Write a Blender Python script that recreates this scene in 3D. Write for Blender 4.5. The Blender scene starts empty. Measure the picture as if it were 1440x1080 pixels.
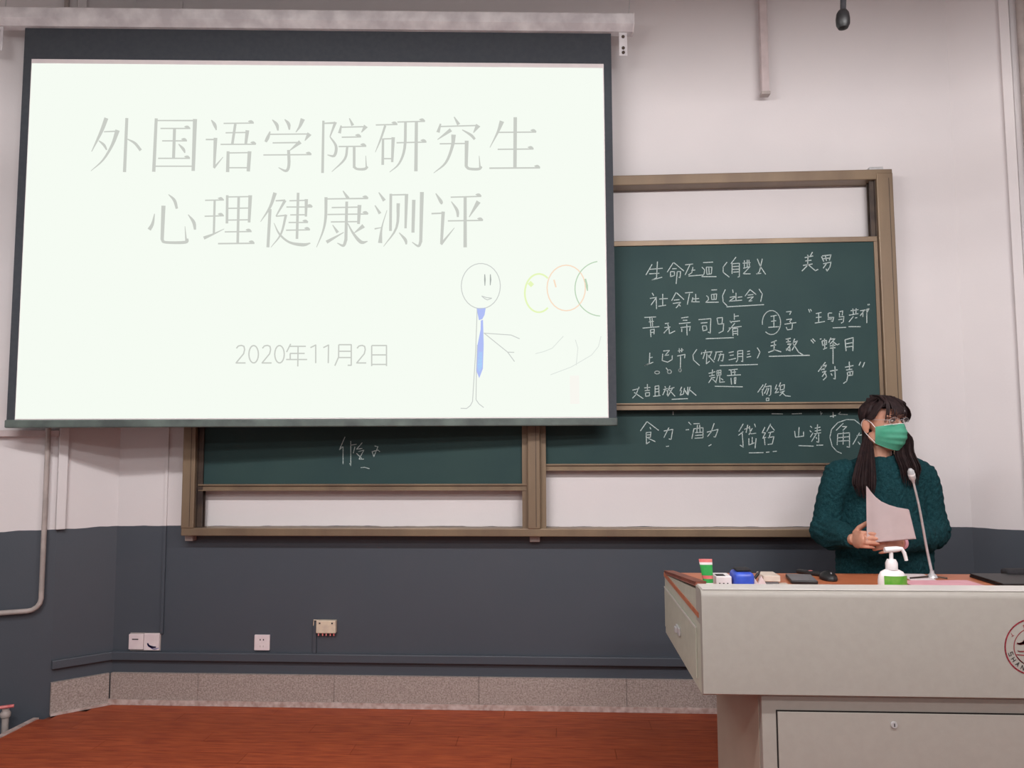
import bpy, bmesh, math, random
from math import sin, cos, pi, radians, sqrt
from mathutils import Vector, Matrix, Euler, Quaternion
random.seed(7)
S = bpy.context.scene
COL = S.collection

# ------------------------------------------------------------------ camera
F = 1080.0
CAM = Vector((0, -4.2, 1.40))
ROT = Matrix.Rotation(radians(3.25), 3, 'Z') @ Matrix.Rotation(pi/2 + radians(4.54), 3, 'X') @ Matrix.Rotation(radians(-.25), 3, 'Z')
cd = bpy.data.cameras.new('camera'); cam = bpy.data.objects.new('camera', cd); COL.objects.link(cam)
cam.matrix_world = Matrix.Translation(CAM) @ ROT.to_4x4()
cd.sensor_width = 36; cd.lens = F/1440*36; cd.clip_start = .05
S.camera = cam
# ------------------------------------------------------------------ world, lights, exposure
w = bpy.data.worlds.new('world'); S.world = w; w.use_nodes = True
w.node_tree.nodes['Background'].inputs[0].default_value = (.9, .9, 1, 1)
w.node_tree.nodes['Background'].inputs[1].default_value = .25
S.view_settings.view_transform = 'Standard'; S.view_settings.look = 'None'
S.view_settings.exposure = 0; S.view_settings.gamma = 1; S.view_settings.use_curve_mapping = False
def area(x, y, z, tilt, power, sx, sy, col=(1, .985, .975)):
    l = bpy.data.lights.new('ceiling_light', 'AREA'); l.shape = 'RECTANGLE'; l.size = sx; l.size_y = sy
    l.energy = power; l.color = col
    o = bpy.data.objects.new('ceiling_light', l); COL.objects.link(o)
    o.location = (x, y, z); o.rotation_euler = (radians(tilt), 0, 0)
ADDED_LAMPS = [(-1.35, -2.9, 3.02), (1.45, -2.9, 3.02)]          # added unseen board lamps (hoods that shade the wall top are built further down)
for lx, ly, lz in ADDED_LAMPS: area(lx, ly, lz, 62, 45 if lx < 0 else 46, 1.7, .09)
for ly, pw in ((-4.9, 40), (-7.2, 34)):
    for lx in (-1.3, 1.5): area(lx, ly, 3.25, 20, pw*(.9 if lx < 0 else 1), 1.3, .28)


def ray(x, y):
    return ROT @ Vector(((x-720)/F, -(y-540)/F, -1))
def plane(x, y, p, n):
    r = ray(x, y); n = Vector(n)
    return CAM + r*(((Vector(p)-CAM).dot(n))/r.dot(n))
def onY(x, y, Y): return plane(x, y, (0, Y, 0), (0, 1, 0))
def onZ(x, y, Z): return plane(x, y, (0, 0, Z), (0, 0, 1))

# ------------------------------------------------------------------ materials
def lin(c):
    return tuple((v/255/12.92 if v/255 <= .04045 else ((v/255+.055)/1.055)**2.4) for v in c)
def mat(name, c, rough=.6, metal=0, c2=None, nscale=20, bump=0, bscale=60, spec=.5, emit=None, stretch=None, rand=0, alpha=None, coat=0, lo=.35, hi=.65):
    m = bpy.data.materials.new(name); m.use_nodes = True
    nt = m.node_tree; b = nt.nodes['Principled BSDF']; L = nt.links.new
    b.inputs['Base Color'].default_value = (*lin(c), 1)
    b.inputs['Roughness'].default_value = rough; b.inputs['Metallic'].default_value = metal
    b.inputs['Specular IOR Level'].default_value = spec
    b.inputs['Coat Weight'].default_value = coat
    tc = nt.nodes.new('ShaderNodeTexCoord'); mp = nt.nodes.new('ShaderNodeMapping'); L(tc.outputs['Object'], mp.inputs[0])
    if stretch: mp.inputs['Scale'].default_value = stretch
    if c2:
        n = nt.nodes.new('ShaderNodeTexNoise'); n.inputs['Scale'].default_value = nscale; n.inputs['Detail'].default_value = 6
        L(mp.outputs[0], n.inputs[0])
        r = nt.nodes.new('ShaderNodeMapRange'); r.inputs[1].default_value = lo; r.inputs[2].default_value = hi
        L(n.outputs[0], r.inputs[0])
        x = nt.nodes.new('ShaderNodeMix'); x.data_type = 'RGBA'; x.inputs[6].default_value = (*lin(c), 1); x.inputs[7].default_value = (*lin(c2), 1)
        L(r.outputs[0], x.inputs[0]); out = x.outputs[2]
        if rand:
            oi = nt.nodes.new('ShaderNodeObjectInfo'); h = nt.nodes.new('ShaderNodeHueSaturation')
            mr = nt.nodes.new('ShaderNodeMapRange'); mr.inputs[3].default_value = 1-rand; mr.inputs[4].default_value = 1+rand
            L(oi.outputs['Random'], mr.inputs[0]); L(mr.outputs[0], h.inputs['Value']); L(out, h.inputs['Color']); out = h.outputs[0]
        L(out, b.inputs['Base Color'])
    if bump:
        n2 = nt.nodes.new('ShaderNodeTexNoise'); n2.inputs['Scale'].default_value = bscale; n2.inputs['Detail'].default_value = 4
        L(mp.outputs[0], n2.inputs[0])
        bp = nt.nodes.new('ShaderNodeBump'); bp.inputs['Strength'].default_value = bump; bp.inputs['Distance'].default_value = .002
        L(n2.outputs[0], bp.inputs['Height']); L(bp.outputs[0], b.inputs['Normal'])
    if emit:
        b.inputs['Base Color'].default_value = (0, 0, 0, 1); b.inputs['Specular IOR Level'].default_value = 0
        b.inputs['Emission Color'].default_value = (*lin(emit), 1); b.inputs['Emission Strength'].default_value = 1
    if alpha is not None: b.inputs['Alpha'].default_value = alpha
    return m

def wall_mat():
    m = mat('painted_wall', (226, 214, 216), .75)
    nt = m.node_tree; L = nt.links.new; b = nt.nodes['Principled BSDF']
    g = nt.nodes.new('ShaderNodeNewGeometry'); sp = nt.nodes.new('ShaderNodeSeparateXYZ'); L(g.outputs['Position'], sp.inputs[0])
    n = nt.nodes.new('ShaderNodeTexNoise'); n.inputs['Scale'].default_value = 9; L(g.outputs['Position'], n.inputs[0])
    a = nt.nodes.new('ShaderNodeMath'); a.operation = 'MULTIPLY_ADD'; a.inputs[1].default_value = .012; L(n.outputs[0], a.inputs[0]); L(sp.outputs[2], a.inputs[2])
    t = nt.nodes.new('ShaderNodeMath'); t.operation = 'GREATER_THAN'; t.inputs[1].default_value = .967; L(a.outputs[0], t.inputs[0])
    n2 = nt.nodes.new('ShaderNodeTexNoise'); n2.inputs['Scale'].default_value = 2.2; n2.inputs['Detail'].default_value = 5; L(g.outputs['Position'], n2.inputs[0])
    def mixc(c1, c2, fac):
        x = nt.nodes.new('ShaderNodeMix'); x.data_type = 'RGBA'
        for i, c in ((6, c1), (7, c2)):
            if isinstance(c, tuple): x.inputs[i].default_value = (*lin(c), 1)
            else: L(c, x.inputs[i])
        L(fac, x.inputs[0]); return x.outputs[2]
    up = mixc((226, 219, 219), (214, 208, 210), n2.outputs[0])
    dn = mixc((66, 74, 84), (76, 79, 87), n2.outputs[0])
    L(mixc(dn, up, t.outputs[0]), b.inputs['Base Color'])
    rr = nt.nodes.new('ShaderNodeMapRange'); rr.inputs[3].default_value = .5; rr.inputs[4].default_value = .8; L(t.outputs[0], rr.inputs[0]); L(rr.outputs[0], b.inputs['Roughness'])
    n3 = nt.nodes.new('ShaderNodeTexNoise'); n3.inputs['Scale'].default_value = 90; L(g.outputs['Position'], n3.inputs[0])
    bp = nt.nodes.new('ShaderNodeBump'); bp.inputs['Strength'].default_value = .15; bp.inputs['Distance'].default_value = .002
    L(n3.outputs[0], bp.inputs['Height']); L(bp.outputs[0], b.inputs['Normal'])
    return m

def knit_mat():
    m = mat('teal_knit', (28, 66, 73), .95, c2=(38, 80, 86), nscale=110, spec=.1)
    nt = m.node_tree; L = nt.links.new; b = nt.nodes['Principled BSDF']
    tc = nt.nodes.new('ShaderNodeTexCoord')
    def wave(axis, scale, dist, kind='BANDS'):
        w_ = nt.nodes.new('ShaderNodeTexWave'); w_.bands_direction = axis; w_.inputs['Scale'].default_value = scale
        w_.inputs['Distortion'].default_value = dist; w_.inputs['Detail Scale'].default_value = 6; L(tc.outputs['Object'], w_.inputs[0]); return w_.outputs[1]
    a = nt.nodes.new('ShaderNodeMath'); a.operation = 'ADD'; L(wave('X', 9, 4), a.inputs[0]); L(wave('X', 30, 9), a.inputs[1])
    bp = nt.nodes.new('ShaderNodeBump'); bp.inputs['Strength'].default_value = .8; bp.inputs['Distance'].default_value = .008
    L(a.outputs[0], bp.inputs['Height']); L(bp.outputs[0], b.inputs['Normal'])
    return m

M = {}
M['wall'] = wall_mat()
M['ceil'] = mat('ceiling_paint', (225, 220, 218), .8, c2=(215, 210, 208), nscale=3)
M['terrazzo'] = mat('terrazzo', (182, 168, 162), .55, c2=(138, 124, 118), nscale=130, bump=.1)
M['strip'] = mat('pale_edge_strip', (205, 188, 184), .5, c2=(165, 140, 132), nscale=30)
M['plank'] = mat('red_brown_laminate', (172, 84, 50), .5, c2=(140, 60, 38), nscale=7, stretch=(1, 9, 1), rand=.06, bump=.05, spec=.2)
M['board'] = mat('chalkboard_green', (47, 68, 69), .6, c2=(52, 73, 72), nscale=3, bump=.03, spec=.15)
M['bronze'] = mat('bronze_aluminium', (138, 118, 96), .42, .3, c2=(120, 101, 84), nscale=6, stretch=(1, 1, .2))
M['bronze_dark'] = mat('dark_bronze', (84, 70, 60), .5, .3, c2=(54, 44, 42), nscale=9)
M['chalk'] = mat('chalk', (206, 214, 212), .95, c2=(140, 158, 157), nscale=220, spec=.05)
M['steel'] = mat('greige_steel', (163, 157, 150), .5, c2=(160, 154, 147), nscale=40, bump=.06, bscale=300, spec=.4)
M['steel_side'] = mat('grey_steel_side', (186, 186, 172), .5, c2=(180, 180, 166), nscale=30, bump=.05)
M['steel_lip'] = mat('lit_steel_ledge', (210, 205, 200), .38, c2=(206, 200, 196), nscale=14)  # paler than the steel to paint the light on the upward-facing ledge
M['desk_wood'] = mat('orange_brown_wood', (196, 118, 82), .4, c2=(178, 98, 64), nscale=8, stretch=(1, 8, 1), spec=.5)
M['trim_wood'] = mat('brown_wood_edge', (138, 74, 54), .5, c2=(112, 58, 44), nscale=12)
M['black'] = mat('black_plastic', (24, 23, 25), .45, c2=(30, 29, 31), nscale=50)
M['dark_gap'] = mat('dark_gap', (30, 24, 22), .9, c2=(24, 20, 20), nscale=30)
M['fabric_black'] = mat('black_screen_fabric', (58, 62, 70), .8, c2=(64, 68, 74), nscale=40)
M['bar'] = mat('grey_green_bar', (98, 110, 105), .5, c2=(72, 80, 78), nscale=8)
M['screen'] = mat('white_screen_fabric', (232, 222, 222), .8, c2=(226, 216, 218), nscale=15)
M['project'] = mat('projected_white', (0, 0, 0), emit=(246, 252, 243))
M['project_text'] = mat('projected_grey', (0, 0, 0), emit=(203, 206, 199))
M['housing'] = mat('white_enamel', (238, 234, 236), .4, c2=(206, 200, 204), nscale=10)
M['conduit'] = mat('pink_white_conduit', (205, 190, 190), .45, c2=(192, 177, 177), nscale=14)
M['pipe_grey'] = mat('grey_white_pipe', (178, 166, 162), .5, c2=(160, 150, 146), nscale=14)
M['socket'] = mat('white_socket_plastic', (232, 218, 220), .4, c2=(224, 208, 212), nscale=20)
M['socket_old'] = mat('yellowed_plastic', (222, 205, 182), .5, c2=(205, 186, 168), nscale=30)
M['skin'] = mat('skin', (196, 144, 122), .55, c2=(188, 132, 110), nscale=18, spec=.35)
M['hair'] = mat('dark_brown_hair', (48, 34, 34), .6, c2=(34, 25, 27), nscale=60, spec=.15)
M['mask'] = mat('green_mask', (118, 205, 176), .85, c2=(98, 192, 160), nscale=24, bump=.5, bscale=40, spec=.2)
M['white'] = mat('white_plastic', (238, 232, 232), .3, c2=(232, 226, 228), nscale=20)
M['knit'] = knit_mat()
M['trousers'] = mat('dark_trousers', (34, 36, 44), .9, c2=(28, 30, 38), nscale=60)
M['paper'] = mat('white_paper', (236, 220, 220), .8, c2=(228, 212, 213), nscale=9)
M['metal'] = mat('silver_metal', (205, 204, 206), .35, .35, c2=(192, 190, 192), nscale=40)
M['green_label'] = mat('green_label', (88, 164, 52), .4, c2=(120, 176, 78), nscale=40)
M['tube_green'] = mat('tube_green', (44, 150, 70), .35, c2=(60, 165, 84), nscale=40)
M['tube_red'] = mat('tube_red', (206, 92, 92), .4, c2=(224, 130, 128), nscale=30)
M['blue'] = mat('blue_plastic', (52, 74, 178), .35, c2=(60, 92, 205), nscale=25)
M['felt'] = mat('dark_felt', (46, 44, 48), .95, c2=(38, 36, 40), nscale=90)
M['cream'] = mat('cream_card', (214, 200, 188), .7, c2=(204, 188, 176), nscale=20)
M['grey_dev'] = mat('grey_case', (120, 118, 122), .4, .2, c2=(108, 106, 110), nscale=20)
M['pink'] = mat('pink_paper', (224, 168, 178), .8, c2=(216, 156, 168), nscale=15)
M['red_print'] = mat('red_print', (160, 44, 60), .6, c2=(146, 36, 52), nscale=60)
M['ink'] = mat('dark_ink', (40, 34, 38), .7, c2=(50, 44, 46), nscale=60)
M['blue_ink'] = mat('blue_ink', (52, 60, 150), .6, c2=(70, 76, 165), nscale=60)
M['lens'] = mat('lens_glass', (200, 190, 188), .2, alpha=.06, spec=.2)
M['eye_w'] = mat('eye_white', (205, 190, 186), .3, c2=(200, 184, 180), nscale=60)
M['lip_pink'] = mat('lips', (170, 100, 98), .5, c2=(162, 92, 90), nscale=60)
def em(name, c):
    if name not in M: M[name] = mat(name, (0, 0, 0), emit=c)
    return M[name]

# ------------------------------------------------------------------ object helpers
class Bm:
    def __init__(s): s.b = bmesh.new()
    def box(s, lo, hi, bev=0, seg=2):
        r = bmesh.ops.create_cube(s.b, size=1); lo = Vector(lo); hi = Vector(hi)
        c = (lo+hi)/2; d = hi-lo
        for v in r['verts']: v.co = Vector((v.co.x*d.x, v.co.y*d.y, v.co.z*d.z))+c
        if bev:
            es = list({e for v in r['verts'] for e in v.link_edges})
            bmesh.ops.bevel(s.b, geom=es, offset=bev, segments=seg, affect='EDGES', profile=.5)
        return s
    def obox(s, c, d, ux, uz=(0, 0, 1), bev=0):
        """box centred c, size d, x axis ux, z axis uz"""
        ux = Vector(ux).normalized(); uz = Vector(uz); uy = uz.cross(ux).normalized(); uz = ux.cross(uy)
        r = bmesh.ops.create_cube(s.b, size=1)
        for v in r['verts']: v.co = Vector(c)+ux*v.co.x*d[0]+uy*v.co.y*d[1]+uz*v.co.z*d[2]
        if bev:
            es = list({e for v in r['verts'] for e in v.link_edges})
            bmesh.ops.bevel(s.b, geom=es, offset=bev, segments=2, affect='EDGES', profile=.5)
        return s
    def prism(s, pts, h):
        """pts: closed polygon (Vectors), extruded by vector h"""
        h = Vector(h); a = [s.b.verts.new(Vector(p)) for p in pts]; c = [s.b.verts.new(Vector(p)+h) for p in pts]
        n = len(a); s.b.faces.new(a); s.b.faces.new(c[::-1])
        for i in range(n): s.b.faces.new((a[i], c[i], c[(i+1) % n], a[(i+1) % n]))
        return s
    def tube(s, pts, rs, n=10, flat=1.0, up=None, caps=True):
        pts = [Vector(p) for p in pts]
        if not isinstance(rs, (list, tuple)): rs = [rs]*len(pts)
        prev = None; rings = []
        for i, p in enumerate(pts):
            t = (pts[min(i+1, len(pts)-1)]-pts[max(i-1, 0)])
            if t.length < 1e-9: t = Vector((0, 0, 1))
            t.normalize()
            if prev is None:
                a = Vector(up) if up else (Vector((0, 0, 1)) if abs(t.z) < .9 else Vector((0, 1, 0)))
                u = t.cross(a).normalized()
            else:
                u = prev - t*prev.dot(t)
                u = u.normalized() if u.length > 1e-6 else t.orthogonal().normalized()
            prev = u; v = t.cross(u)
            rings.append([s.b.verts.new(p+(u*cos(2*pi*k/n)+v*sin(2*pi*k/n)*flat)*rs[i]) for k in range(n)])
        for a, c in zip(rings, rings[1:]):
            for k in range(n): s.b.faces.new((a[k], a[(k+1) % n], c[(k+1) % n], c[k]))
        if caps: s.b.faces.new(rings[0][::-1]); s.b.faces.new(rings[-1])
        return s
    def lathe(s, c, prof, n=24, sy=1.0):
        """prof: (r,z) list, axis z at c"""
        c = Vector(c); rings = []
        for r, z in prof: rings.append([s.b.verts.new(c+Vector((r*cos(2*pi*k/n), r*sy*sin(2*pi*k/n), z))) for k in range(n)])
        for a, d in zip(rings, rings[1:]):
            for k in range(n): s.b.faces.new((a[k], a[(k+1) % n], d[(k+1) % n], d[k]))
        s.b.faces.new(rings[0][::-1]); s.b.faces.new(rings[-1]); return s
    def ell(s, c, r, rot=None, n=20):
        q = bmesh.ops.create_uvsphere(s.b, u_segments=n, v_segments=n*2//3, radius=1)
        mt = Matrix.Translation(Vector(c)) @ (rot.to_4x4() if rot else Matrix()) @ Matrix.Diagonal((*r, 1))
        for v in q['verts']: v.co = mt @ v.co
        return s
    def loft(s, rings):
        """rings: list of (cx,cy,z,rx,ry)"""
        n = 28; R = []
        for cx, cy, z, rx, ry in rings:
            R.append([s.b.verts.new((cx+rx*cos(2*pi*k/n), cy+ry*sin(2*pi*k/n), z)) for k in range(n)])
        for a, d in zip(R, R[1:]):
            for k in range(n): s.b.faces.new((a[k], a[(k+1) % n], d[(k+1) % n], d[k]))
        s.b.faces.new(R[0][::-1]); s.b.faces.new(R[-1]); return s
    def grid(s, P):
        V = [[s.b.verts.new(p) for p in row] for row in P]
        for i in range(len(V)-1):
            for j in range(len(V[0])-1): s.b.faces.new((V[i][j], V[i][j+1], V[i+1][j+1], V[i+1][j]))
        return s
    def mesh(s, name, smooth=False):
        bmesh.ops.recalc_face_normals(s.b, faces=s.b.faces[:])
        m = bpy.data.meshes.new(name); s.b.to_mesh(m); s.b.free()
        if smooth:
            for p in m.polygons: p.use_smooth = True
            try: m.set_sharp_from_angle(angle=radians(40 if smooth is True else smooth))
            except Exception: pass
        return m

def thing(name, label, cat, loc=(0, 0, 0), group=None):
    o = bpy.data.objects.new(name, None); COL.objects.link(o); o.location = loc; o.empty_display_size = .05
    o['label'] = label; o['category'] = cat
    if group: o['group'] = group
    return o
def part(name, bm, m, parent=None, smooth=False, label=None):
    me = bm.mesh(name, smooth) if isinstance(bm, Bm) else bm
    if m is not None: me.materials.clear(); me.materials.append(m)
    o = bpy.data.objects.new(name, me); COL.objects.link(o)
    if parent is not None:
        o.parent = parent
        if parent.parent is None: o.location = -Vector(parent.location)
    if label: o['label'] = label
    return o
def recenter(o):
    """move a mesh object's origin to the middle of its base"""
    vs = [v.co for v in o.data.vertices]
    c = Vector(((min(v.x for v in vs)+max(v.x for v in vs))/2, (min(v.y for v in vs)+max(v.y for v in vs))/2, min(v.z for v in vs)))
    o.data.transform(Matrix.Translation(-c)); o.location = c
    return o
def single(name, bm, m, label, cat, smooth=False, group=None):
    o = recenter(part(name, bm, m, None, smooth)); o['label'] = label; o['category'] = cat
    if group: o['group'] = group
    return o
def struct(name, bm, m, parent=None):
    o = part(name, bm, m, parent)
    if parent is None: o['kind'] = 'structure'
    return o
def fuse(bm, voxel, smooth=6, name='fused'):
    me = bm.mesh(name); o = bpy.data.objects.new(name, me); COL.objects.link(o)
    r = o.modifiers.new('r', 'REMESH'); r.mode = 'VOXEL'; r.voxel_size = voxel
    if smooth:
        sm = o.modifiers.new('s', 'SMOOTH'); sm.iterations = smooth; sm.factor = .5
    dg = bpy.context.evaluated_depsgraph_get(); dg.update()
    out = bpy.data.meshes.new_from_object(o.evaluated_get(dg))
    bpy.data.objects.remove(o); bpy.data.meshes.remove(me)
    for p in out.polygons: p.use_smooth = True
    return out
def catmull(P, k=5):
    if len(P) < 3: return P
    P = [Vector(p) for p in P]; Q = [2*P[0]-P[1]]+P+[2*P[-1]-P[-2]]; out = []
    for i in range(1, len(Q)-2):
        a, b, c, d = Q[i-1:i+3]
        for j in range(k):
            t = j/k
            out.append(.5*((2*b)+(c-a)*t+(2*a-5*b+4*c-d)*t*t+(3*b-a-3*c+d)*t**3))
    out.append(P[-1]); return out

# ------------------------------------------------------------------ room shell
def wallseg(name, a, b, z0=-.2, z1=4.05, th=.12, side=1, m='wall'):
    a = Vector((a[0], a[1], 0)); b = Vector((b[0], b[1], 0)); d = (b-a).normalized(); n = Vector((-d.y, d.x, 0))*th*side
    B = Bm(); B.prism([a+Vector((0, 0, z0)), b+Vector((0, 0, z0)), b+n+Vector((0, 0, z0)), a+n+Vector((0, 0, z0))], (0, 0, z1-z0))
    return struct(name, B, M[m])
A0 = (-3.70, -.675); A1 = (-2.665, -.195); A2 = (-2.447, 0); B1 = (2.172, 0); B2 = (2.62, -.37)
wallseg('wall_back', A2, B1)
wallseg('wall_back_left', A1, A2)
wallseg('wall_front_left', A0, A1)
wallseg('wall_back_right', B1, B2)
wallseg('wall_front_right', B2, (4.0, -.37))
wallseg('wall_left', (-3.7, -9.5), A0)
wallseg('wall_right', (4.0, -.37), (4.0, -9.5))
wallseg('wall_rear', (4.0, -9.5), (-3.7, -9.5))
struct('ceiling', Bm().box((-3.9, -9.7, 4.05), (4.2, .2, 4.15)), M['ceil'])
lowfloor = struct('floor', Bm().box((-3.9, -9.7, -.32), (4.2, .2, -.2)), mat('grey_floor_tiles', (190, 184, 180), .5, c2=(180, 174, 170), nscale=12))
# podium with laminate planks
PX0, PX1, PY = -2.70, 3.2, -2.65
pod = struct('floor_podium', Bm().prism([(-2.665, -.19, -.2), (-2.447, .0, -.2), (2.17, 0, -.2), (2.62, -.36, -.2), (PX1, -.36, -.2), (PX1, PY, -.2), (PX0-.06, PY, -.2), (-2.69, -.28, -.2)], (0, 0, .188)), M['trim_wood'])
rows = 21; rw = .125; pl = 1.21
plank_full = None
for i in range(rows):
    y1 = -.012-i*rw; y0 = y1-rw+.0016
    off = (i*0.47) % pl
    x = PX0-off
    while x < PX1:
        xa = max(x, PX0 if i > 1 else (-2.50 if i == 0 else -2.62)); xb = min(x+pl-.0016, PX1 if i > 2 else (2.2 if i == 0 else 2.3))
        if xb-xa > .03:
            B = Bm()
            B.box((xa, y0, -.0119), (xb, y1, 0))
            o = part('plank', B, M['plank'], pod)
        x += pl
# added lamps, out of view; their hoods cut the light off the upper wall
for lx, ly, lz in ADDED_LAMPS:
    t = thing('added_board_lamp', ('left' if lx < 0 else 'right')+' added hooded white lamp, unseen above the view, shading the top of the wall', 'lamp', (lx, ly, lz), 'added hooded lamps out of view')
    part('added_hood', Bm().prism([(lx-.95, ly-.10, lz-.10), (lx-.95, ly-.10, lz+.10), (lx-.95, ly+.30, lz+.072), (lx-.95, ly+.30, lz+.060), (lx-.95, ly-.085, lz+.085), (lx-.95, ly-.085, lz-.10)], (1.9, 0, 0)), M['housing'], t)
    for sx in (-.6, .6): part('hanging_rod', Bm().tube([(lx+sx, ly, lz+.10), (lx+sx, ly, 4.05)], .008, 8), M['housing'], t)
# skirting, edge strips, trunking
def along(name, a, b, z0, z1, th, m, bev=0, struct_=True):
    a = Vector((a[0], a[1], 0)); b = Vector((b[0], b[1], 0)); d = (b-a).normalized(); n = Vector((d.y, -d.x, 0))
    L = (b-a).length; c = (a+b)/2+n*(th/2+.0004); c.z = (z0+z1)/2
    return struct(name, Bm().obox(c, (L, th, z1-z0), d, bev=bev), M[m])
xs = [-2.447+.006, -1.95, -1.2, -.42, .36, 1.14, 1.7, 2.172]
base = bpy.data.objects.new('baseboard_back', None); COL.objects.link(base); base['kind'] = 'structure'; base.location = (0, 0, 0)
for a, b in zip(xs, xs[1:]):
    part('terrazzo_slab', Bm().box((a, -.022, .03), (b-.002, -.0005, .167)), M['terrazzo'], base)
along('baseboard_left', A1, (A2[0]-.012, A2[1]-.012), .012, .167, .022, 'terrazzo')
along('baseboard_right', B1, B2, .012, .167, .022, 'terrazzo')
along('trim_1', A2, B1, .001, .029, .03, 'strip')
along('trim_2', A1, A2, .001, .012, .036, 'strip')
for k, (a, b) in enumerate(((A2, B1), (A1, A2), (B1, B2))):
    along('trim_%d' % (k+3), a, b, .236, .281, .026, 'wall', bev=.004)
# podium left rim
struct('trim_6', Bm().obox(((PX0-.05-2.69)/2-.012, (-.25+PY)/2, -.02), (abs(PY+.25), .03, .05), Vector((PX0-.06+2.69, PY+.28, 0))), M['strip'])

# ------------------------------------------------------------------ sliding chalkboard
def strokes(B, data, fr, mp, wdef=7, smooth=True, eps=0):
    ox, oy, s = fr
    for st in data:
        pts = [Vector((p[0], p[1], (p[2] if len(p) > 2 else wdef))) for p in st]
        if smooth and len(pts) > 2: pts = catmull(pts, 4)
        tri = False
        for a, b in zip(pts, pts[1:]):
            d = Vector((b.x-a.x, b.y-a.y)); 
            if d.length < .01: continue
            n = Vector((-d.y, d.x)).normalized()
            q = [(a.x+n.x*a.z/2, a.y+n.y*a.z/2), (b.x+n.x*b.z/2, b.y+n.y*b.z/2), (b.x-n.x*b.z/2, b.y-n.y*b.z/2), (a.x-n.x*a.z/2, a.y-n.y*a.z/2)]
            V = [B.b.verts.new(mp(ox+x/s, oy+y/s)) for x, y in q]; B.b.faces.new(V)
        for p in pts[1:-1]:
            V = [B.b.verts.new(mp(ox+(p.x+cos(k*pi/3)*p.z/2)/s, oy+(p.y+sin(k*pi/3)*p.z/2)/s)) for k in range(6)]; B.b.faces.new(V)
cb = thing('sliding_chalkboard', 'green sliding chalkboard in a bronze aluminium frame mounted on the wall behind the projection screen', 'chalkboard', (-.12, 0, .918))
FB, FT = .918, 2.857
part('frame_rail', Bm().box((-2.03, -.105, FB), (1.80, -.001, FB+.042), .004), M['bronze'], cb)
part('frame_rail', Bm().box((-2.03, -.105, FT-.055), (1.80, -.001, FT), .004), M['bronze'], cb)
for x0, x1 in ((-2.03, -1.96), (-.152, -.085), (1.715, 1.80)):
    o = part('frame_post', Bm().box((x0, -.11, FB+.04), (x1, -.001, FT-.02), .005), M['bronze'], cb)
    part('groove', Bm().box((x1-.024, -.1108, FB+.05), (x1-.021, -.1095, FT-.05)), M['bronze_dark'], o)
for x0, x1 in ((-1.959, -1.928), (-.182, -.153), (-.084, -.055), (1.688, 1.714)):
    part('guide_channel', Bm().box((x0, -.08, FB+.042), (x1, -.07, FT-.055)).box((x0, -.045, FB+.042), (x1, -.04, FT-.055)).box((x0 if x0 in (-1.959, -.084) else x1-.004, -.09, FB+.042), ((x0+.004) if x0 in (-1.959, -.084) else x1, -.002, FT-.055)), M['bronze_dark'] if x0 in (-1.959, 1.688) else M['bronze'], cb)
def panel(x0, x1, z0, z1, y, label):
    p = part('board_panel', Bm().box((x0+.006, y, z0+.02), (x1-.006, y+.02, z1-.015)), M['board'], cb, label=label)
    part('panel_edge', Bm().box((x0, y-.008, z1-.028), (x1, y+.022, z1), .002), M['bronze'], p)
    part('panel_edge', Bm().box((x0, y-.006, z0+.03), (x0+.018, y+.0215, z1-.028)), M['bronze'], p)
    part('panel_edge', Bm().box((x1-.018, y-.006, z0+.03), (x1, y+.0215, z1-.028)), M['bronze'], p)
    part('chalk_tray', Bm().box((x0, y-.012, z0), (x1, y+.022, z0+.036), .002).box((x0, y-.024, z0+.028), (x1, y-.011, z0+.036)).box((x0, y-.020, z0), (x1, y-.011, z0+.005)), M['bronze'], p)
    return p
PYF, PYR = -.085, -.042
pf = panel(-.083, 1.712, 1.582, 2.497, PYF, 'upper green panel with seven rows of chalk handwriting')
pr = panel(-.083, 1.712, 1.262, 2.20, PYR, 'lower green panel on the right half')
plf = panel(-1.950, -.154, 1.158, 2.11, PYF+.02, 'green panel on the left half below the screen')
CE = (880, 330, 6.355); CF = (1060, 330, 6.353); CG = (880, 470, 6.355); CH = (1060, 470, 6.353); CI = (300, 450, 4.32)
mpF = lambda x, y: onY(x, y, PYF-.0009)
mpR = lambda x, y: onY(x, y, PYR-.0009)
mpL = lambda x, y: onY(x, y, PYF+.02-.0009)
def circ(x, y, rx, ry, n=10, a0=0, a1=360):
    return [(x+rx*cos(radians(a0+(a1-a0)*k/n)), y+ry*sin(radians(a0+(a1-a0)*k/n))) for k in range(n+1)]
def cluster(data, gap):
    its = []; longs = []
    for st in data:
        xs_ = [p[0] for p in st]; ys_ = [p[1] for p in st]
        (longs if (max(xs_)-min(xs_) > 150 and len(st) == 2) or len(st) > 16 else its).append((min(xs_), max(xs_), [st]))
    its.sort(key=lambda t: (t[0]+t[1])/2); out = []
    for a in its:
        if out and min(out[-1][1], a[1])-max(out[-1][0], a[0]) > gap:
            o_ = out[-1]; out[-1] = (min(o_[0], a[0]), max(o_[1], a[1]), o_[2]+a[2])
        else: out.append(a)
    return [o_[2] for o_ in out]+[o_[2] for o_ in longs]
def chalk(groups, mp, parent):
    for fr, data, wd in groups:
        for cl in cluster(data, -2):
            B = Bm(); strokes(B, cl, fr, mp, wd*1.12, smooth=False)
            part('chalk_character', B, M['chalk'], parent)
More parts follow.
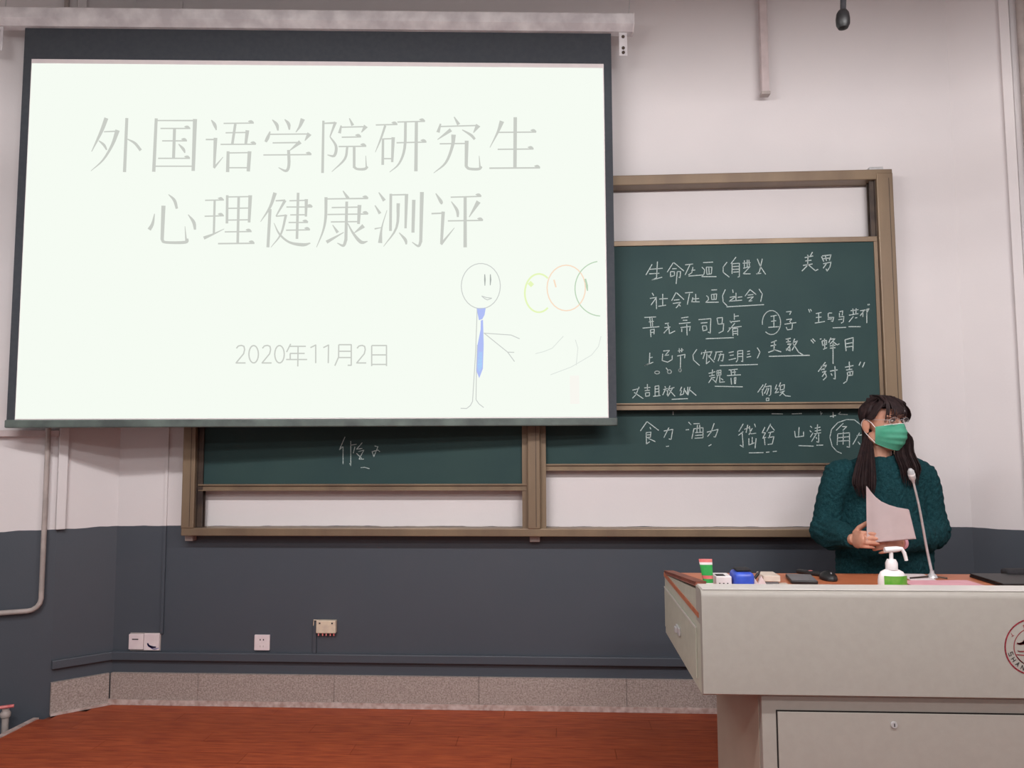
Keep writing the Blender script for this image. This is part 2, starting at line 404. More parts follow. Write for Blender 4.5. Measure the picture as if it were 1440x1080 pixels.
chalk([(CE, [
 [(235,265),(180,360)],[(215,310),(330,300)],[(210,350),(300,345)],[(283,240),(275,385),(235,405),(325,380)],
 [(425,250),(370,335)],[(430,250),(520,325)],[(415,305),(455,303)],[(400,330),(400,375),(435,365),(435,330),(400,330)],[(460,330),(490,330),(485,385),(472,380)],[(460,330),(450,440)],
 [(530,270),(600,262)],[(575,265),(530,360)],[(600,290),(590,340),(560,360)],[(585,320),(620,315)],[(560,370),(690,360)],
 [(690,250),(780,245)],[(680,290),(700,310)],[(705,310),(700,350),(680,375),(810,375)],[(720,290),(725,355),(765,350),(770,290),(720,290)],[(742,290),(745,350)],
 [(905,245),(870,290),(870,335),(925,380)],[(985,200),(940,260)],[(950,260),(950,350)],[(950,260),(1015,255),(1015,375),(1000,380)],[(955,285),(1010,282)],[(955,310),(1010,308)],[(960,335),(1008,332)],
 [(1045,255),(1115,250)],[(1060,230),(1060,290)],[(1085,225),(1085,290)],[(1100,225),(1105,280)],[(1050,300),(1110,285),(1050,350),(1115,350)],
 [(1175,215),(1200,280),(1250,355)],[(1220,215),(1195,330),(1170,355)],[(1165,350),(1210,345)]], 7),
 (CF, [[(480,180),(490,200)],[(525,155),(505,190)],[(455,205),(530,190)],[(460,235),(515,228)],[(485,195),(480,280)],[(440,275),(525,262)],[(490,265),(430,325)],[(490,270),(550,322),(575,310)],
 [(605,195),(625,240)],[(610,190),(690,180),(675,230)],[(640,190),(650,235)],[(620,215),(680,208)],[(620,260),(690,245),(680,290),(655,325),(645,305)],[(655,250),(620,300)]], 8)], mpF, pf)
chalk([(CE, [
 [(235,520),(250,545)],[(215,570),(275,560),(225,630)],[(272,570),(275,665)],[(300,575),(375,570)],[(330,530),(330,635)],[(290,640),(360,630)],
 [(450,515),(410,590)],[(455,520),(520,580)],[(430,585),(480,580)],[(420,615),(490,605),(450,655)],[(470,620),(490,640)],
 [(530,520),(600,515)],[(570,525),(550,625)],[(600,560),(590,600),(660,600)],[(625,530),(625,600)],[(600,575),(655,570)],
 [(765,495),(815,492)],[(720,545),(735,555),(740,580),(715,605),(830,603)],[(765,535),(768,580),(808,578),(812,530),(765,535)],[(788,535),(790,578)],
 [(890,490),(865,545),(870,600),(905,635)],[(955,490),(960,520)],[(930,560),(985,550),(925,595),(1040,585)],[(985,520),(985,590)],[(1000,560),(1040,555)],
 [(1110,490),(1065,550)],[(1110,490),(1165,535)],[(1090,540),(1140,535)],[(1085,565),(1140,555),(1100,595),(1130,590)],[(1190,485),(1220,530),(1205,600)],[(900,645),(1235,625)]], 7)], mpF, pf)
chalk([(CE, [
 [(165,740),(270,735)],[(150,835),(300,822)],[(215,740),(225,830)],[(235,745),(240,820)],[(205,780),(250,775)],[(220,850),(225,915)],[(220,850),(255,845),(252,890)],[(225,875),(250,872)],
 [(350,795),(385,790)],[(375,800),(385,830),(340,880)],[(345,830),(400,825)],[(385,830),(390,885),(440,860)],
 [(495,745),(560,735)],[(475,795),(580,785)],[(510,765),(550,765)],[(490,830),(580,820)],[(500,840),(500,870)],[(545,800),(548,900)],[(575,825),(570,860)],
 [(650,760),(760,750),(755,880),(735,870)],[(670,790),(730,785)],[(685,815),(690,860),(725,850),(720,815),(685,815)],
 [(815,745),(865,740),(860,790)],[(815,745),(825,800),(875,795),(870,860),(830,880)],
 [(970,705),(970,760)],[(970,730),(1010,725)],[(930,770),(945,790)],[(935,780),(1020,770)],[(975,790),(910,870)],[(920,835),(1035,820)],[(955,840),(958,905)],[(955,840),(1000,838),(1000,900)],[(958,865),(1000,862)],[(958,885),(1000,882)],[(715,930),(965,920)]], 7),
 (CF, [circ(158,785,82,108,18,-190,130),
 [(150,730),(205,720)],[(180,725),(180,820)],[(155,775),(200,768)],[(130,828),(225,822)],
 [(290,690),(335,685),(320,715)],[(290,760),(340,752)],[(275,800),(380,785)],[(340,755),(320,775),(345,800),(340,845),(300,850),(290,825)],
 [(490,665),(500,695)],[(505,665),(517,685)],[(555,705),(605,695)],[(580,700),(580,780)],[(555,740),(605,735)],[(545,790),(635,775)],
 [(670,700),(700,700)],[(665,700),(665,740),(715,738),(705,775),(690,770)],[(660,755),(700,752)],
 [(765,690),(795,680),(790,720)],[(765,700),(765,735),(805,730),(800,780),(780,790)],[(755,760),(790,755)],
 [(865,680),(935,670)],[(885,660),(890,710)],[(915,658),(912,705)],[(850,720),(935,705)],[(890,730),(850,780)],[(905,745),(925,740)],
 [(950,680),(1000,672)],[(985,680),(950,725)],[(975,680),(975,735)],[(1005,670),(1030,660),(1010,700)],[(1010,670),(1010,790)],[(705,832),(825,828)],[(845,822),(955,822)],[(1018,620),(1023,632)],[(1030,618),(1034,630)]], 7)], mpF, pf)
chalk([(CG, [[(215,165),(210,260),(170,280),(245,250)],[(215,210),(240,205)],
 [(335,150),(390,145),(350,190),(385,185)],[(330,175),(325,235),(375,250),(415,225),(415,190)],
 [(465,150),(515,140)],[(478,125),(480,165)],[(500,125),(500,160)],[(460,195),(530,180),(525,215)],[(490,195),(488,305)],
 circ(280,342,22,13),circ(390,335,18,17),circ(484,322,11,14),[(360,300),(375,320)],[(635,135),(600,185),(605,230),(660,280)],
 [(680,160),(675,180)],[(690,165),(770,155),(760,175)],[(715,140),(690,220)],[(725,170),(720,265),(750,240)],[(735,190),(790,250)],[(760,180),(740,210)],
 [(800,160),(865,155)],[(810,160),(790,230)],[(830,185),(875,180),(865,240),(850,235)],[(850,170),(825,240)],
 [(920,165),(965,155)],[(930,190),(965,185)],[(920,230),(985,215)],[(1000,150),(1000,230),(985,250)],[(1000,150),(1045,145),(1045,245),(1030,240)],[(1000,175),(1040,172)],[(1000,200),(1040,198)],
 [(1085,155),(1110,150)],[(1085,180),(1110,175)],[(1080,205),(1120,198)],[(1175,120),(1200,160),(1175,215)],[(840,280),(1180,270)]], 7),
 (CH, [[(155,75),(205,55)],[(185,60),(180,150)],[(150,105),(200,95)],[(130,162),(190,140),(245,158)],
 [(285,45),(330,35)],[(290,70),(330,65)],[(305,35),(310,75)],[(300,90),(335,85),(290,145)],[(320,110),(325,150),(290,130)],[(365,40),(350,85)],[(350,75),(390,60),(340,145)],[(355,90),(400,160),(440,185)],[(135,198),(500,188)],
 [(510,50),(535,80)],[(525,40),(550,65)],[(590,45),(605,40)],[(610,60),(615,100),(650,90),(650,55),(610,60)],[(632,40),(635,130)],[(620,135),(655,120)],[(690,30),(670,75)],[(690,45),(725,40),(680,90)],[(700,60),(745,95),(765,85)],[(680,105),(730,98)],[(680,125),(730,120)],[(708,80),(708,265)],
 [(815,50),(825,150)],[(815,50),(888,30),(885,150)],[(825,85),(880,75)],[(825,115),(880,108)]], 8)], mpF, pf)
chalk([(CG, [[(740,350),(800,335)],[(775,315),(770,370)],[(745,375),(795,365)],[(760,390),(800,385)],[(770,390),(740,435)],[(775,400),(810,435)],[(815,325),(850,320),(850,365),(815,370),(815,325)],[(815,345),(850,342)],[(830,320),(832,370)],[(820,375),(805,430)],[(840,375),(840,430),(885,425)],[(850,395),(870,410)],
 [(920,320),(1000,312)],[(905,370),(1028,362)],[(940,320),(945,365)],[(970,315),(975,362)],[(950,340),(985,337)],[(940,390),(945,450)],[(970,390),(985,385),(980,445)],[(970,390),(972,445)],[(972,415),(985,412)],[(795,465),(1045,470)]], 7),
 (CH, [[(640,250),(575,335)],[(600,320),(640,300)],[(610,340),(645,330),(610,380)],[(640,350),(650,380),(620,410)],[(600,290),(650,275),(625,320)],[(680,330),(750,318)],[(725,285),(728,400),(710,395)],[(690,350),(700,370)],
 [(815,295),(890,280)],[(853,245),(855,310)],[(825,320),(880,312)],[(840,340),(885,330),(882,365),(840,370),(835,340)],[(860,335),(860,365)],[(840,370),(830,420),(800,440)],[(955,245),(940,280)],[(990,250),(972,295)]], 8)], mpF, pf)
chalk([(CG, [[(60,500),(120,485)],[(75,520),(155,575)],[(120,470),(90,540),(60,572)],[(165,480),(220,475)],[(193,445),(193,505)],[(170,505),(215,500)],[(175,525),(178,555),(212,550),(212,520),(175,525)],
 [(262,465),(262,550)],[(262,465),(295,460),(297,550)],[(265,490),(295,488)],[(265,515),(295,512)],[(245,555),(310,548)],
 [(350,465),(355,480)],[(335,495),(375,485)],[(355,490),(330,545)],[(360,505),(375,505),(370,545)],[(395,460),(380,500)],[(385,490),(435,475)],[(420,480),(375,555)],[(390,500),(440,555)],
 [(500,470),(485,505),(500,505),(485,545),(515,535)],[(525,480),(515,535)],[(530,500),(545,535)],[(555,470),(550,540)],[(575,470),(555,545)],[(575,500),(630,548)],[(410,582),(555,575)]], 7),
 (CH, [[(85,450),(35,520)],[(75,490),(80,550)],[(110,440),(70,520)],[(105,470),(155,460),(150,540),(135,550)],[(120,480),(95,530)],[(135,480),(115,540)],[(112,572),(135,570),(135,592),(112,594),(112,572)],
 [(205,450),(190,490),(215,485),(190,525),(225,515)],[(240,430),(225,470)],[(240,460),(275,450),(270,490),(235,500),(240,460)],[(235,520),(275,505),(230,550)],[(245,515),(285,550),(330,555)]], 7)], mpF, pf)
chalk([(CG, [[(190,780),(130,865)],[(190,780),(295,860)],[(215,830),(225,850)],[(180,880),(225,875),(220,920),(185,925)],[(182,880),(185,980),(215,960)],[(190,900),(222,898)],[(200,930),(265,960)],
 [(340,865),(420,850),(405,940),(385,935)],[(385,835),(340,925)],[(360,1003),(385,1000)],
 [(535,855),(565,852)],[(560,785),(585,810)],[(605,800),(660,798)],[(590,935),(610,840)],[(610,845),(690,835),(690,925),(615,930)],[(640,810),(635,880)],[(660,810),(665,880)],[(620,880),(690,875)],[(620,905),(690,900)],
 [(725,875),(825,850),(800,920),(785,915)],[(790,795),(765,870),(730,915)],[(740,1000),(765,985)],
 [(1050,800),(1010,870)],[(1005,905),(1050,870)],[(1040,880),(1050,1010),(1020,990)],[(1090,810),(1075,880)],[(1060,850),(1100,835)],[(1105,820),(1115,890),(1165,885)],[(1130,840),(1100,900)],[(1150,800),(1160,830)],[(1100,930),(1100,990),(1150,970)],[(1130,920),(1130,975)],[(1165,930),(1155,1020)],[(1100,1060),(1230,1058)],[(423,690),(423,720)]], 7),
 (CH, [[(100,830),(75,880),(105,880),(80,930),(110,920)],[(95,930),(100,990)],[(150,800),(115,870)],[(145,810),(185,860)],[(130,880),(180,870)],[(125,925),(180,915),(165,980),(125,985)],[(150,880),(135,930)],
 [(405,830),(400,910)],[(365,865),(372,920),(445,910)],[(445,870),(445,915)],
 [(505,820),(520,835)],[(500,860),(515,875)],[(505,920),(530,880)],[(545,840),(595,830)],[(545,865),(600,855)],[(570,805),(565,880),(515,960)],[(540,890),(600,880)],[(580,890),(580,965),(560,960)],[(555,920),(565,935)],[(400,995),(535,1000)],[(560,992),(620,990)],[(110,1055),(140,1052)],[(170,1048),(205,1045)],
 [(985,850),(950,805),(900,765),(830,762),(750,790),(695,850),(680,920),(700,1000),(740,1045),(785,1065)],
 [(800,795),(735,860)],[(790,825),(830,825),(795,860)],[(750,890),(745,990)],[(750,890),(855,880),(855,1010),(830,1005)],[(800,870),(798,985)],[(755,925),(850,915)],[(755,955),(850,950)],[(945,880),(885,985)],[(920,905),(975,898)],[(930,960),(950,985)],
 [(160,710),(260,712)],[(340,712),(430,708)],[(597,690),(600,720),(612,700)],[(680,735),(735,725)],[(708,695),(710,745)],[(760,715),(840,718)],[(775,695),(755,715)]], 7)], mpR, pr)
chalk([(CI, [[(800,710),(765,790)],[(765,790),(785,770)],[(788,770),(788,875)],[(835,735),(835,885),(828,870)],[(835,760),(870,755)],[(860,770),(850,810)],[(905,745),(870,785),(905,780)],[(880,800),(915,790),(885,845),(915,845)],[(870,810),(900,840)],
 [(980,765),(1000,770),(975,830),(965,800),(1000,790),(1012,800)],[(895,897),(920,895),(948,903)]], 4)], mpL, plf)
# small clips
part('corner_bracket', Bm().box((1.70, -.06, FT-.004), (1.775, -.015, FT+.03), .004), M['metal'], cb)
part('foot_bracket', Bm().box((-2.035, -.05, FB-.035), (-1.99, -.001, FB+.002), .004).box((-.145, -.05, FB-.035), (-.09, -.001, FB+.002), .004), M['pipe_grey'], cb)

# ------------------------------------------------------------------ projection screen
ang = radians(4.75); SX = Vector((cos(ang), sin(ang), 0)); SN = Vector((sin(ang), -cos(ang), 0)); SO = Vector((.315, -.199, 0))
def sp(u, z, d=0): return SO+SX*u+SN*d+Vector((0, 0, z))
def sbox(B, u0, u1, z0, z1, d0, d1, bev=0):
    return B.obox(sp((u0+u1)/2, (z0+z1)/2, (d0+d1)/2), (u1-u0, abs(d1-d0), z1-z0), SX, bev=bev)
scr = thing('projection_screen', 'large white projection screen with a black border, pulled down in front of the chalkboard', 'screen', sp(-1.55, 1.5))
W = 3.106
part('housing', Bm().prism([sp(-W-.145, z, d) for d, z in ((-.05, 3.635), (-.05, 3.697), (.047, 3.697), (.055, 3.689), (.055, 3.635), (.022, 3.607), (-.025, 3.607))], SX*(W+.26)), M['housing'], scr)
for u in (-W-.148, .112): part('end_cap', Bm().prism([sp(u, z, d) for d, z in ((-.053, 3.632), (-.053, 3.700), (.049, 3.700), (.058, 3.691), (.058, 3.634), (.024, 3.604), (-.028, 3.604))], SX*.006), M['white'], scr)
part('border', sbox(Bm(), -W, 0, 1.52, 3.62, -.001, .001), M['fabric_black'], scr)
part('weight_bar', sbox(Bm(), -W-.003, .003, 1.497, 1.538, -.014, .014, .006), M['bar'], scr)
part('fabric', sbox(Bm(), -W+.042, -.042, 1.537, 3.437, .0012, .0022), M['screen'], scr)
img = part('projected_image', sbox(Bm(), -W+.045, -.047, 1.543, 3.413, .0026, .0034), M['project'], scr)
SP0 = sp(0, 2, .0042)
mpS = lambda x, y: plane(x, y, SP0, SN)
ZA = (100, 140, 4.235); ZB = (430, 140, 4.114); ZC = (300, 450, 4.32); ZD = (620, 350, 4.152)
def T(x, y): return [(x-26, y-10, 3), (x-8, y-9, 15), (x+8, y-2, 4)]
titA = [
 [(210,110,22),(180,190,18),(122,310,4)],[(195,192,6),(280,188,8)],[(277,182,24),(245,270,16),(190,360,10),(118,425,3)],[(165,245,5),(195,270,14),(212,300,8)],[(332,110,16),(318,432,17)],[(335,235,5),(380,260,14),(415,303,15)],
 [(507,112,16),(492,430,18)],[(505,125,7),(738,125,8)],[(738,116,22),(727,425,18)],[(500,397,7),(725,397,7)],[(532,172,7),(710,172,7)],T(700,172),[(542,246,7),(690,246,7)],T(682,246),[(518,350,7),(708,350,7)],T(700,350),[(616,172,16),(610,350,16)],[(640,265,5),(668,295,16),(678,318,6)],
 [(835,122,5),(855,150,18),(865,182,6)],[(802,238,8),(860,238,8)],[(860,228,20),(852,405,12)],[(850,408,12),(905,342,3)],[(908,142,7),(1088,140,7)],T(1080,140),[(978,145,14),(960,265,14)],[(920,198,7),(1050,196,7)],[(1050,183,20),(1040,265,14)],[(890,267,7),(1100,266,7)],T(1094,266),[(935,308,16),(932,432,18)],[(935,318,7),(1060,316,7)],[(1063,308,20),(1055,428,18)],[(940,406,7),(1055,406,7)],
 [(1198,120,5),(1225,150,18),(1232,185,8)],[(1272,118,5),(1295,145,18),(1300,180,8)],[(1380,115,24),(1362,160,14),(1338,195,4)],[(1185,190,6),(1172,225,18),(1158,252,14)],[(1185,207,7),(1420,205,7)],[(1420,203,26),(1392,245,4)],[(1200,258,7),(1360,256,8)],[(1365,252,22),(1300,305,4)],[(1295,300,16),(1297,390,16),(1280,425,14),(1235,405,4)],[(1145,330,7),(1430,328,7)],T(1424,328),
 [(497,680,4),(485,740,16),(465,775,20)],[(550,632,22),(542,835,18)],[(542,830,18),(560,850,14),(680,850,16),(692,828,12)],[(685,840,10),(678,755,3)],[(580,565,4),(615,600,16),(630,650,13)],[(697,685,4),(730,730,18),(738,775,12)],
 [(798,600,7),(910,598,7)],T(900,598),[(795,695,7),(910,692,7)],T(900,692),[(855,600,12),(850,800,12)],[(790,825,18),(850,800,9),(912,770,3)],[(930,570,14),(928,738,14)],[(930,580,7),(1062,578,7)],[(1067,570,20),(1060,732,14)],[(930,648,7),(1060,646,7)],[(930,718,7),(1060,716,7)],[(998,580,14),(992,858,14)],[(915,788,7),(1075,786,7)],T(1066,786),[(875,858,8),(1092,856,8)],T(1084,856),
 [(1215,555,20),(1185,640,14),(1128,728,3)],[(1185,652,16),(1172,880,16)],[(1218,603,7),(1275,600,10)],[(1275,600,16),(1220,695,6)],[(1220,695,7),(1275,690,8)],[(1280,685,14),(1250,800,10),(1190,880,3)],[(1208,735,3),(1240,800,10),(1300,850,12),(1380,865,18),(1425,855,6)],
 [(1300,603,7),(1400,600,7)],[(1282,640,7),(1435,640,7)],T(1430,640),[(1305,687,7),(1398,686,7)],[(1295,732,7),(1410,732,7)],T(1404,732),[(1280,778,7),(1422,776,7)],T(1415,776),[(1401,593,18),(1398,697,12)],[(1352,555,14),(1345,830,14)]]
titB = [
 [(102,122,12),(97,425,14)],[(102,138,7),(165,135,10)],[(172,130,16),(140,215,6)],[(140,215,6),(175,270,14),(165,325,14),(125,320,4)],[(252,108,5),(272,150,16)],[(205,150,8),(195,195,16)],[(205,160,7),(345,157,7)],[(348,153,24),(322,190,4)],[(208,218,7),(320,216,7)],T(312,216),[(190,272,7),(350,270,7)],T(342,270),[(240,275,12),(225,345,12),(150,418,3)],[(280,275,14),(280,395,14)],[(280,390,14),(298,402,12),(340,402,14),(358,388,12)],[(350,395,8),(347,325,3)],
 [(405,147,7),(530,144,7)],T(522,144),[(460,150,12),(435,225,10),(402,305,3)],[(447,225,12),(445,378,14)],[(447,228,7),(505,226,7)],[(506,218,18),(500,362,12)],[(447,342,7),(500,342,7)],[(530,130,7),(690,126,7)],T(682,126),[(525,250,7),(698,246,7)],T(690,246),[(577,130,14),(572,280,14),(540,370,10),(485,420,3)],[(640,130,16),(637,415,18)],
 [(858,100,5),(885,145,18)],[(780,140,8),(765,190,18)],[(780,156,7),(990,150,7)],[(998,148,26),(970,192,4)],[(840,175,20),(762,232,4)],[(905,175,5),(955,205,14),(978,230,13)],[(775,256,7),(925,254,7)],[(855,203,24),(848,270,16),(810,365,12),(740,425,3)],[(931,238,20),(928,388,16)],[(928,385,16),(945,400,14),(1000,402,14),(1016,388,14)],[(1008,395,9),(1003,325,3)],
 [(1135,125,24),(1110,190,12),(1065,278,3)],[(1110,190,7),(1333,188,7)],T(1326,188),[(1110,288,7),(1318,286,7)],T(1310,286),[(1062,397,8),(1355,395,8)],T(1348,395),[(1212,102,18),(1210,397,18)],
 [(215,528,5),(245,572,18)],[(115,575,7),(360,572,8)],T(354,572),[(117,565,16),(115,680,14),(100,760,10),(62,855,3)],[(150,625,7),(310,622,7)],[(311,610,20),(305,720,14)],[(125,665,7),(360,662,7)],T(354,662),[(145,708,7),(305,706,7)],[(237,590,14),(232,815,16)],[(232,810,16),(218,845,14),(182,830,4)],[(155,725,4),(185,770,16)],[(120,825,18),(220,768,4)],[(335,730,22),(280,772,4)],[(242,715,5),(275,775,12),(320,825,18),(358,820,4)],
 [(422,537,5),(455,585,18)],[(400,612,5),(430,660,16)],[(470,640,3),(440,740,8),(430,830,22)],[(398,748,8),(440,740,4)],[(492,545,14),(490,760,14)],[(492,552,7),(580,550,8)],[(583,546,18),(577,745,12)],[(535,600,18),(525,740,12),(450,850,3)],[(540,770,4),(575,810,16),(582,838,8)],[(625,580,18),(620,770,16)],[(672,535,20),(665,825,16)],[(665,820,16),(652,848,12),(615,825,4)],
 [(752,543,5),(782,590,18),(785,605,6)],[(727,660,8),(795,657,8)],[(795,648,18),(785,830,14)],[(782,838,14),(860,742,3)],[(838,565,7),(1015,560,7)],T(1008,560),[(842,590,4),(875,640,16),(880,680,10)],[(1000,590,24),(945,680,4)],[(822,702,7),(1025,699,7)],T(1018,699),[(922,565,16),(922,855,18)]]
for dat, fr, xs_ in ((titA, ZA, (0, 450, 780, 1120, 9999)), (titB, ZB, (-99, 380, 720, 1040, 9999))):
    for r0, r1 in ((0, 480), (480, 999)):
        for xa, xb in zip(xs_, xs_[1:]):
            cl = [st for st in dat if xa <= sum(p[0] for p in st)/len(st) < xb and r0 <= sum(p[1] for p in st)/len(st) < r1]
            if cl:
                B = Bm(); strokes(B, [[(p[0], p[1], p[2]*1.12) for p in st] for st in cl], fr, mpS); part('title_character', B, M['project_text'], img)
two = lambda x: [(x,172),(x+12,158),(x+30,154),(x+46,160),(x+50,180),(x+44,205),(x-2,261),(x+56,261)]
DATE = [two(140), circ(245,208,29,53,18), two(298), circ(402,208,29,53,18),
 [(470,145),(445,195)],[(462,160),(562,160)],[(465,203),(555,203)],[(467,203),(467,240)],[(442,240),(570,240)],[(515,160),(513,282)],
 [(590,168),(622,152),(622,262)],[(668,168),(700,152),(698,262)],
 [(762,150),(761,225),(738,278)],[(762,150),(838,150),(838,275),(816,275)],[(764,190),(836,190)],[(763,228),(836,228)],
 two(873),[(962,155),(962,280)],[(962,155),(1052,155),(1052,280)],[(964,212),(1050,212)],[(964,270),(1050,270)]]
for xa, xb in ((0, 205), (205, 285), (285, 365), (365, 440), (440, 580), (580, 645), (645, 720), (720, 860), (860, 945), (945, 1100)):
    B = Bm(); strokes(B, [st for st in DATE if xa <= (min(p[0] for p in st)+max(p[0] for p in st))/2 < xb], ZC, mpS, 8, smooth=False); part('date_character', B, M['project_text'], img)
def drawing(data, c, wd, fill=None):
    B = Bm(); strokes(B, data, ZD, mpS, wd, smooth=False)
    for poly in (fill or []): B.b.faces.new([B.b.verts.new(mpS(ZD[0]+x/ZD[2], ZD[1]+y/ZD[2])) for x, y in poly])
    part('slide_drawing', B, em('projected_%d_%d_%d' % c, c), img)
drawing([circ(233,217,114,132,30), [(238,275),(255,290),(272,298),(298,288)],[(238,275),(265,284),(298,288)],
 [(212,350),(203,600),(185,890),(172,915),(150,932),(115,931)],[(213,560),(208,700),(205,880),(222,905),(250,926)],
 [(250,492),(410,503),(460,525)],[(250,490),(390,603),(430,658)],[(390,603),(428,604)]], (204,208,204), 5)
drawing([[(256,148,5),(257,180,9),(257,215,4)],[(289,148,5),(290,180,9),(288,213,4)]], (172,178,174), 8)
drawing([], (178,192,246), 4, [[(208,345),(262,344),(255,385),(242,410),(222,416)],[(233,418),(246,414),(250,560),(245,700),(224,755),(206,710),(214,560),(232,470)]])
drawing([], (170,214,252), 4, [[(220,600),(242,600),(240,690),(224,720),(212,690)]])
drawing([circ(572,258,82,112,22,50,310),[(515,195,25),(535,215,25)]], (232,248,190), 10)
drawing([circ(732,228,112,133,28),[(660,180,9),(672,224,9)]], (250,224,200), 7)
drawing([circ(935,232,152,160,22,92,262),[(842,175,12),(852,215,14),(856,245,6)]], (190,214,186), 6)
drawing([[(715,510),(650,580),(600,600),(552,612)],[(935,510),(920,570),(880,620),(820,655),(760,690),(640,735)],[(785,530),(800,580),(790,680)]], (222,228,222), 4)
drawing([[(780,740),(782,905)]], (249, 247, 240), 54)
# hangers
part('hanging_wire', Bm().tube([sp(.095, 3.69), sp(.13, 4.05)], .003, 6), M['metal'], scr)
part('hanging_wire', Bm().tube([sp(-W-.11, 3.69), sp(-W-.09, 4.05)], .003, 6), M['metal'], scr)
for u in (.062, -W-.125):
    b = part('mounting_bracket', sbox(Bm(), u-.022, u+.022, 3.475, 3.606, .012, .018, .002), M['housing'], scr)
    for z in (3.492, 3.517, 3.58):
        part('bolt', Bm().ell(sp(u, z, .021), (.009, .006, .009), n=10), M['bronze_dark'], b, smooth=True)

# ------------------------------------------------------------------ conduits and sockets
LW = (Vector((A1[0], A1[1], 0))-Vector((A0[0], A0[1], 0))).normalized(); LN = Vector((LW.y, -LW.x, 0)); LP = Vector((A1[0], A1[1], 0))
def onL(x, y, d=.03): return plane(x, y, LP+LN*d, LN)
pv = onL(69, 590, .035); pb = onL(57, 858, .035); xx = (pv.x+pb.x)/2; yy = (pv.y+pb.y)/2
ph = onL(0, 871, .035)
r = .06
pts = [(xx, yy, 4.0), (xx, yy, pb.z+r)] + [(Vector((xx, yy, pb.z+r))+(-LW)*r*(1-cos(a))+Vector((0, 0, -r*sin(a)))) for a in (.4, .8, 1.2, pi/2)] + [Vector((xx, yy, pb.z))-LW*.9]
single('wall_pipe', Bm().tube(pts, .0128, 12), M['pipe_grey'], 'thin pale pipe running down the far left wall and bending left above the floor', 'pipe', True)
q0 = onL(0, 607, .02); q1 = onL(84, 612, .02)
single('cable_trunking', Bm().obox((q0+q1)/2-LW*.25+Vector((0, 0, 0)), ((q1-q0).length+.5, .035, .035), LW, bev=.004), M['conduit'], 'horizontal pale cable trunking on the left wall below the screen corner', 'trunking')
CW = (Vector((A2[0], A2[1], 0))-Vector((A1[0], A1[1], 0))).normalized(); CN = Vector((CW.y, -CW.x, 0))
c0 = Vector((A1[0], A1[1], 0))+CW*.012+CN*.018
single('corner_trunking', Bm().obox(c0+Vector((0, 0, 2.50)), (.045, .035, 3.075), CW, bev=.004), M['wall'], 'wide vertical pale trunking on the left wall corner beside the thin pipe', 'trunking')
tl = onY(232, 750, -.006).x
single('thin_trunking', Bm().box((tl-.008, -.012, .375), (tl+.008, -.0005, 4.0), .002), M['wall'], 'narrow painted trunking rising from the double socket at left of the board', 'trunking')
# right: vertical pipes
RW = (Vector((B2[0], B2[1], 0))-Vector((B1[0], B1[1], 0))).normalized(); RN = Vector((RW.y, -RW.x, 0)); RP = Vector((B1[0], B1[1], 0))
def onR(x, y, d=.0): return plane(x, y, RP+RN*d, RN)
e = onR(1431, 400, .02); e2 = onR(1417, 60, .02); ev = Vector(((e.x+e2.x)/2, (e.y+e2.y)/2, 0))
single('corner_casing', Bm().obox(ev+Vector((0, 0, 2.0)), (.045, .03, 4.06), RW, bev=.003), M['wall'], 'pale vertical casing on the right wall at the photo edge', 'trunking')
ev2 = ev+RW*.075+RN*.01
single('grey_wall_pipe', Bm().tube([ev2+Vector((0, 0, -.18)), ev2+Vector((0, 0, 4.04))], .022, 14), M['pipe_grey'], 'grey vertical pipe beside the casing at the right photo edge', 'pipe', True)
hp = onY(1076, 133, -.07)
hr = thing('hanging_pole', 'pale square pole hanging from the ceiling between the screen and the microphone', 'pole', (hp.x, -.07, hp.z))
part('pole', Bm().box((hp.x-.020, -.088, hp.z), (hp.x+.020, -.050, 4.05), .003), M['conduit'], hr)
part('end_cap', Bm().box((hp.x-.024, -.092, hp.z-.006), (hp.x+.024, -.046, hp.z+.012), .003), M['pipe_grey'], hr)
mp_ = onY(1186, 27, -1.3)
hm = thing('hanging_microphone', 'black foam-tipped microphone hanging from above at the top right', 'microphone', mp_)
part('foam_cover', Bm().lathe(mp_+Vector((-.002, 0, -.04)), [(.004, 0), (.018, .004), (.025, .018), (.026, .04), (.023, .062), (.016, .074), (.010, .078)], 20), M['black'], hm, True)
part('stem', Bm().tube([mp_+Vector((0, 0, .035)), mp_+Vector((.004, 0, .10)), mp_+Vector((.004, 0, .3))], [.0105, .0115, .006], 12), M['felt'], hm, True)
part('cable', Bm().tube([mp_+Vector((.004, 0, .3)), Vector((mp_.x+.004, mp_.y, 4.05))], .003, 6), M['black'], hm)
def sock(x0, y0, x1, y1, m, name, label, d=.012):
    a = onY(x0, y0, 0); b = onY(x1, y1, 0)
    t = thing(name, label, 'socket', ((a.x+b.x)/2, 0, b.z))
    return t, a, b
t, a, b = sock(183, 891, 225, 914, 0, 'wall_socket', 'white double wall socket with a blue scribble on its right half')
for k, (u, v) in enumerate(((0, .48), (.5, 1))):
    x0 = a.x+(b.x-a.x)*u; x1 = a.x+(b.x-a.x)*v
    p = part('cover_plate', Bm().box((x0, -.014, b.z+(.004 if k == 0 else 0)), (x1, -.0005, a.z-(0 if k == 0 else -.004)), .003), M['socket'], t)
    if k == 0: part('print_mark', Bm().box((x0+.02, -.0146, a.z-.03), (x0+.055, -.0138, a.z-.024)), M['ink'], p)
    else:
        B = Bm(); strokes(B, [[(1180,195,14),(1195,225,22),(1240,240,20),(1275,240,14)],[(1200,235,10),(1250,262,10),(1305,250,6)]], (60, 880, 8), lambda x, y: onY(x, y, -.0148), 10)
        part('ink_scribble', B, M['blue_ink'], p)
part('back_box', Bm().box((a.x+.004, -.004, b.z-.003), (b.x+.004, -.0004, a.z+.006)), M['pipe_grey'], t)
